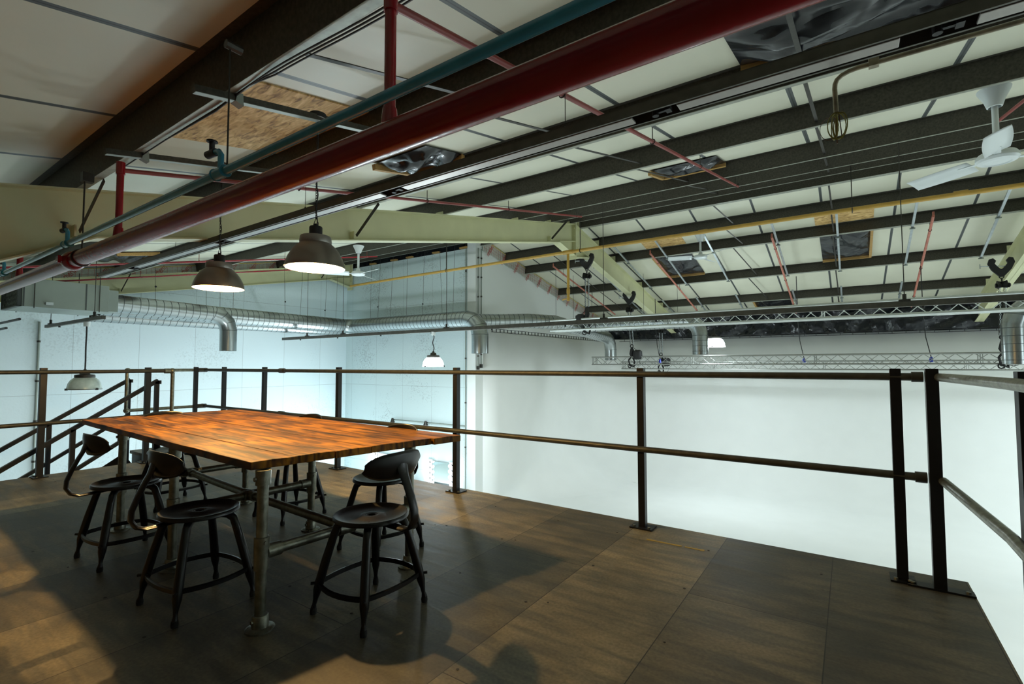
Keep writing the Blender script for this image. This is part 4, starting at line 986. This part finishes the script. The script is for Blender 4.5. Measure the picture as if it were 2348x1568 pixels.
for x, y, za, zb, lab in ((-.98, 14.8, 2.9, 1.30, 'thin black cable with a blue plug dangling at the truss, left one'), (1.55, 14.8, 2.9, 1.30, 'thin black cable with a blue plug dangling at the truss, right one'),
                      (-4.75, 14.8, 2.6, 1.30, 'thin black cable with a blue plug beside the rear hoist')):
    t = thing('power_cable', lab, 'cable', (x, y, zb)); b = MB(); b.tube([(-.12, 0, za-zb+.6), (-.11, 0, 1.0), (-.08, 0, .5), (-.0, 0, .05)], .010, 6); b.build('cord', 'cable', t, smooth=True)
    b = MB(); b.tube([(0, 0, .05), (0, 0, 0), (0, 0, -.07)], [.02, .035, .038], 12); b.build('plug', 'plug', t, smooth=True)

# ladder tray along the head of the studio walls
t = thing('cable_ladder', 'thin black cable ladder running along the head of the white walls', 'cable tray', (0, 0, 2.14))
for dz in (-.045, .045):
    b = MB(); b.bar((-8.15, 10.8, dz), (-8.0, 18.3, dz), .02, .014); b.bar((-8.0, 18.3, dz), (XR-.3, 18.4, dz), .02, .014); b.build('side_rail', 'cable', t)
b = MB()
for i in range(42): f_ = i/41; b.bar((-8.15+.15*f_, 10.85+7.4*f_, -.045), (-8.15+.15*f_, 10.85+7.4*f_, .045), .018, .018)
for i in range(60): b.bar((-7.9+i*.32, 18.3+.1*i/60, -.045), (-7.9+i*.32, 18.3+.1*i/60, .045), .012, .012)
o = b.build('rungs', 'cable', t); o['kind'] = 'stuff'

# ------------------------------------------------------------------ ceiling fans
def fan(x, y, zmount, zhub, label, ang, tilt=0):
    t = thing('ceiling_fan', label, 'fan', (x, y, zhub), ang, group='white ceiling fans')
    z = zmount-zhub
    b = MB(); b.lathe([(.045, z-.17), (.055, z-.165), (.075, z-.10), (.115, z-.02), (.12, z), (.001, z)], n=28); b.build('canopy', 'white', t, smooth=True)
    b = MB(); b.cyl((0, 0, .08), (0, 0, z-.15), .024, 14); b.build('down_rod', 'white', t, smooth=True)
    b = MB(); b.lathe([(.001, .12), (.04, .12), (.05, .06), (.13, .045), (.148, .02), (.15, -.01), (.135, -.03), (.10, -.038), (.09, -.03), (.001, -.034)], n=36); b.build('motor_hub', 'white', t, smooth=True)
    for k_ in range(3):
        a_ = k_*2*pi/3; R = Matrix.Rotation(a_, 3, 'Z'); b = MB(); vs = []; n = 10
        for i in range(n+1):
            u = i/n; r = .19+(.73-.19)*u; w_ = .082+.014*sin(u*pi); 
            for j, s in enumerate((-1, -.3, .4, 1)):
                vs.append(R @ V((r, s*w_, .006+.030*s-.006*s*s)))
        b.add(vs, [(i*4+j, (i+1)*4+j, (i+1)*4+j+1, i*4+j+1) for i in range(n) for j in range(3)])
        o = b.build('blade', 'white', t, smooth=True); m_ = o.modifiers.new('thick', 'SOLIDIFY'); m_.thickness = .004
        b = MB(); b.bar(R @ V((.12, 0, .0)), R @ V((.30, 0, .008)), .05, .006); b.build('blade_iron', 'white', t)
    return t
fan(1.155, 6.1, zt(6.1)+.02, 3.045, 'white ceiling fan at the top right, seen from close below', radians(140))
fan(-2.82, 11.9, zt(11.9), 3.70, 'small white ceiling fan on the far slope behind the ochre pipe', radians(200))
fan(-9.02, 7.0, zt(7.0), 3.22, 'white ceiling fan beyond the pendants before the grey wall', radians(-8))

# conduit with coiled wires
t = thing('conduit_with_coil', 'bent conduit with a coil of bare wires dangling below the light trunking', 'conduit', (0, 2.50, 2.42))
b = MB(); b.tube([(3.5, 0, .015), (.20, 0, .015), (.06, 0, .014), (.03, 0, .010), (.005, 0, .001), (-.012, 0, -.013), (-.019, 0, -.030), (-.021, 0, -.05), (-.018, 0, -.155)], .0095, 12); b.build('tube', 'cond', t, smooth=True)
for x in (.10, 1.9): b = MB(); b.bb((x, -.015, .0), (x+.035, .015, .05)); b.build('saddle_clip', 'cond', t)
b = MB()
for k_ in range(5):
    cx = -.015+random.uniform(-.012, .012); b.torus((cx, random.uniform(-.01, .01), -.215), .030+random.uniform(-.004, .004), .0022, 'x', 20, 5, sx=1.7, rot=Matrix.Rotation(random.uniform(0, 3), 3, 'Z'))
b.build('wire_coil', 'wiregreen', t)
b = MB(); b.torus((-.045, 0, -.22), .05, .0018, 'y', 18, 5, sx=.7); b.tube([(-.018, 0, -.15), (-.018, .005, -.29)], .003, 5); b.tube([(-.01, 0, -.15), (.0, .005, -.27)], .002, 5); b.build('loose_wire', 'wirebrown', t)

# draped cables on the near purlin
for k_ in range(3):
    b = MB(); z0 = zt(1.26); n = 16; pts = []
    for i in range(n+1):
        x = -.6-1.75*i/n; pts.append((x, 1.285+.012*k_+.02*sin(pi*i/n)**2, z0-.010-.006*k_-.014*sin(pi*i/n)**1.5))
    pts += [(-2.6, 1.30, z0+.0), (-3.0, 1.315, z0-.006*k_), (-3.7, 1.305, z0-.008), (-4.5, 1.31, z0-.012)]
    b.tube(pts, .0045, 6); tag(b.build('draped_cable', 'cable', smooth=True), ('upper', 'middle', 'lower')[k_]+' of three black cables draped along the nearest purlin', 'cable', 'cables draped along the nearest purlin')

# suspension wires round the ducts
wires = [(-12.1, 4.2), (-12.1, 5.2), (-12.95, 6.2), (-12.95, 7.6), (-13.2, 6.0), (-12.7, 7.9), (-13.15, 9.0), (-12.75, 9.1), (-12.0, 9.78), (-11.8, 9.9), (-10.9, 9.6), (-10.6, 9.95), (-9.6, 9.6), (-9.2, 9.95), (-8.5, 9.6)]
for i, (x, y) in enumerate(wires):
    t = thing('suspension_wire', 'thin steel wire holding %s, %s' % ('the duct along the left wall' if y < 9.5 else 'the duct before the grey wall', ['first', 'second', 'third', 'fourth', 'fifth', 'sixth', 'seventh', 'eighth'][sorted(w_[1] if y < 9.5 else w_[0] for w_ in wires if (w_[1] < 9.5) == (y < 9.5)).index(y if y < 9.5 else x)]+' from its '+('near end' if y < 9.5 else 'left end')), 'wire', (x, y, 2.5), group='thin wires holding the ducts')
    b = MB(); b.cyl((0, 0, 0.05), (random.uniform(-.12, .12), 0, zt(y)-2.5), .004, 5); b.build('wire', 'cable', t)
    if i % 3 == 0: b = MB(); b.sphere((.0, 0, .35+.1*(i % 2)), .022, 8, 6); b.build('gripper', 'black', t)
for x, y, z, lab in ((-7.0, 12.4, 2.6, 'first along the gable duct'), (-6.95, 13.4, 2.5, 'second along the gable duct'), (-6.9, 14.6, 2.4, 'third along the gable duct'), (-3.9, 13.76, 2.25, 'above the duct outlet beside the lamp'), (-4.9, 13.86, 2.25, 'midway on the duct behind the truss')):
    b = MB(); b.cyl((x, y, z), (x, y, zt(y)), .005, 5); tag(b.build('suspension_wire', 'cable'), 'thin steel wire from the far slope, '+lab, 'wire', 'wires on the far slope')

# ------------------------------------------------------------------ wall details
for x, y, zt_, zb_, r, lab in ((-8.735, 10.40, 4.40, ZF, .018, 'grey conduit down the right edge of the grey board wall'), (-8.345, 10.46, 4.4, 1.15, .018, 'pair of grey conduits ending in sockets on the white wall edge, left one'),
                       (-8.345, 10.60, 4.4, 1.20, .018, 'pair of grey conduits ending in sockets on the white wall edge, right one'), (-14.02, 2.80, 2.1, ZF, .022, 'vertical pale conduit on the left wall behind the first railing post')):
    t = thing('wall_conduit', lab, 'conduit', (x, y, 0)); b = MB(); b.cyl((0, 0, zb_), (0, 0, zt_), r, 10); b.build('tube', 'box_zinc', t, smooth=True)
    b = MB()
    for k_ in range(6):
        z = zb_+(zt_-zb_)*(k_+.5)/6; b.tube([(0, 0, z-.02), (0, 0, z+.02)], r+.008, 8)
    if zb_ > 0: b.bb((-.03, -.03, zb_-.10), (.03, .03, zb_))
    b.build('saddles', 'darksteel', t)
# surface rail with small spotlights low on the ridge wall
t = thing('spotlight_rail', 'thin wall rail with two small spotlights low on the grey wall', 'lamp', (-10.3, 10.40, -.50))
b = MB(); b.cyl((-1.25, 0, 0), (1.55, 0, 0), .02, 8); b.build('tube', 'box_zinc', t)
for x in (-1.25, .15):
    b = MB(); b.lathe([(.03, .0), (.07, -.12), (.065, -.13), (.001, -.05)], (x, -.10, .06), 12); b.bar((x, 0, 0), (x, -.1, .04), .03, .02); b.build('spotlight', 'darksteel', t)

# vanity mirrors with bulbs
def vanity(x, z, w_, h_, label):
    t = thing('vanity_mirror', label, 'mirror', (x, 10.40, z), group='lit make-up mirrors')
    b = MB(); b.bb((-w_/2, .0, 0), (w_/2, .03, h_)); b.build('glass', 'mirror', t)
    for s in (-1, 1):
        b = MB(); b.bb((s*(w_/2+.01), -.02, -.05), (s*(w_/2+.17), .04, h_+.04)); fr = b.build('bulb_panel', 'white', t)
        for k_ in range(5):
            z_ = .06+k_*(h_-.1)/4; xx = s*(w_/2+.09)
            b = MB(); b.cyl((xx, -.06, z_), (xx, -.02, z_), .03, 10); hd = b.build('bulb_holder', 'black', fr)
            b = MB(); b.sphere((xx, -.10, z_), .045, 12, 8); b.build('bulb', 'vbulb', fr, smooth=True)
    light('vanity_light', 'AREA', (0, -.18, h_/2), 130, COOL, .8, rot=(radians(-90), 0, 0), parent=t)
    return t
vanity(-9.63, -2.28, .66, .70, 'make-up mirror with glowing bulbs, seen below the mezzanine edge right of the table')
vanity(-12.0, -2.28, .66, .70, 'added make-up mirror with glowing bulbs glimpsed under the table top')  # second mirror, mostly hidden, added for its light
t = thing('dressing_table', 'dark dressing table below the lit mirror', 'table', (-9.7, 10.1, ZF))
b = MB(); b.bb((-1.3, -.28, .52), (1.0, .28, .56)); b.build('table_top', 'black', t)
for sx in (-1.25, .95):
    for sy in (-.24, .24): b = MB(); b.bb((sx-.02, sy-.02, 0), (sx+.02, sy+.02, .52)); b.build('leg', 'black', t)
t = thing('black_case', 'small black case on the dressing table', 'case', (-9.35, 10.05, ZF+.561))
b = MB(); b.bb((-.17, -.12, 0), (.17, .12, .16)); b.build('body', 'black', t, bevel=.01)
b = MB(); b.tube([(-.06, 0, .16), (-.05, 0, .19), (.05, 0, .19), (.06, 0, .16)], .008, 8); b.build('handle', 'black', t)

# floor tape scraps
t = thing('floor_tape', 'worn yellow tape scraps on the deck beside the railing post', 'tape', (-1.0, 3.28, 0))
for x0, x1 in ((-.16, .07), (.09, .21)):
    b = MB(); n = 12; vs = []
    for i in range(n+1):
        x = x0+(x1-x0)*i/n; wv = random.uniform(.006, .015); vs += [(x, -wv+.02*x, .0012), (x, wv+.02*x, .0012), (x, wv+.02*x, .0004), (x, -wv+.02*x, .0004)]
    b.add(vs, [(i*4+a, (i+1)*4+a, (i+1)*4+(a+1) % 4, i*4+(a+1) % 4) for i in range(n) for a in range(4)]+[(0, 1, 2, 3), tuple(n*4+a for a in range(4))]); b.build('strip', 'yellowtape', t)
bpy.context.view_layer.update()
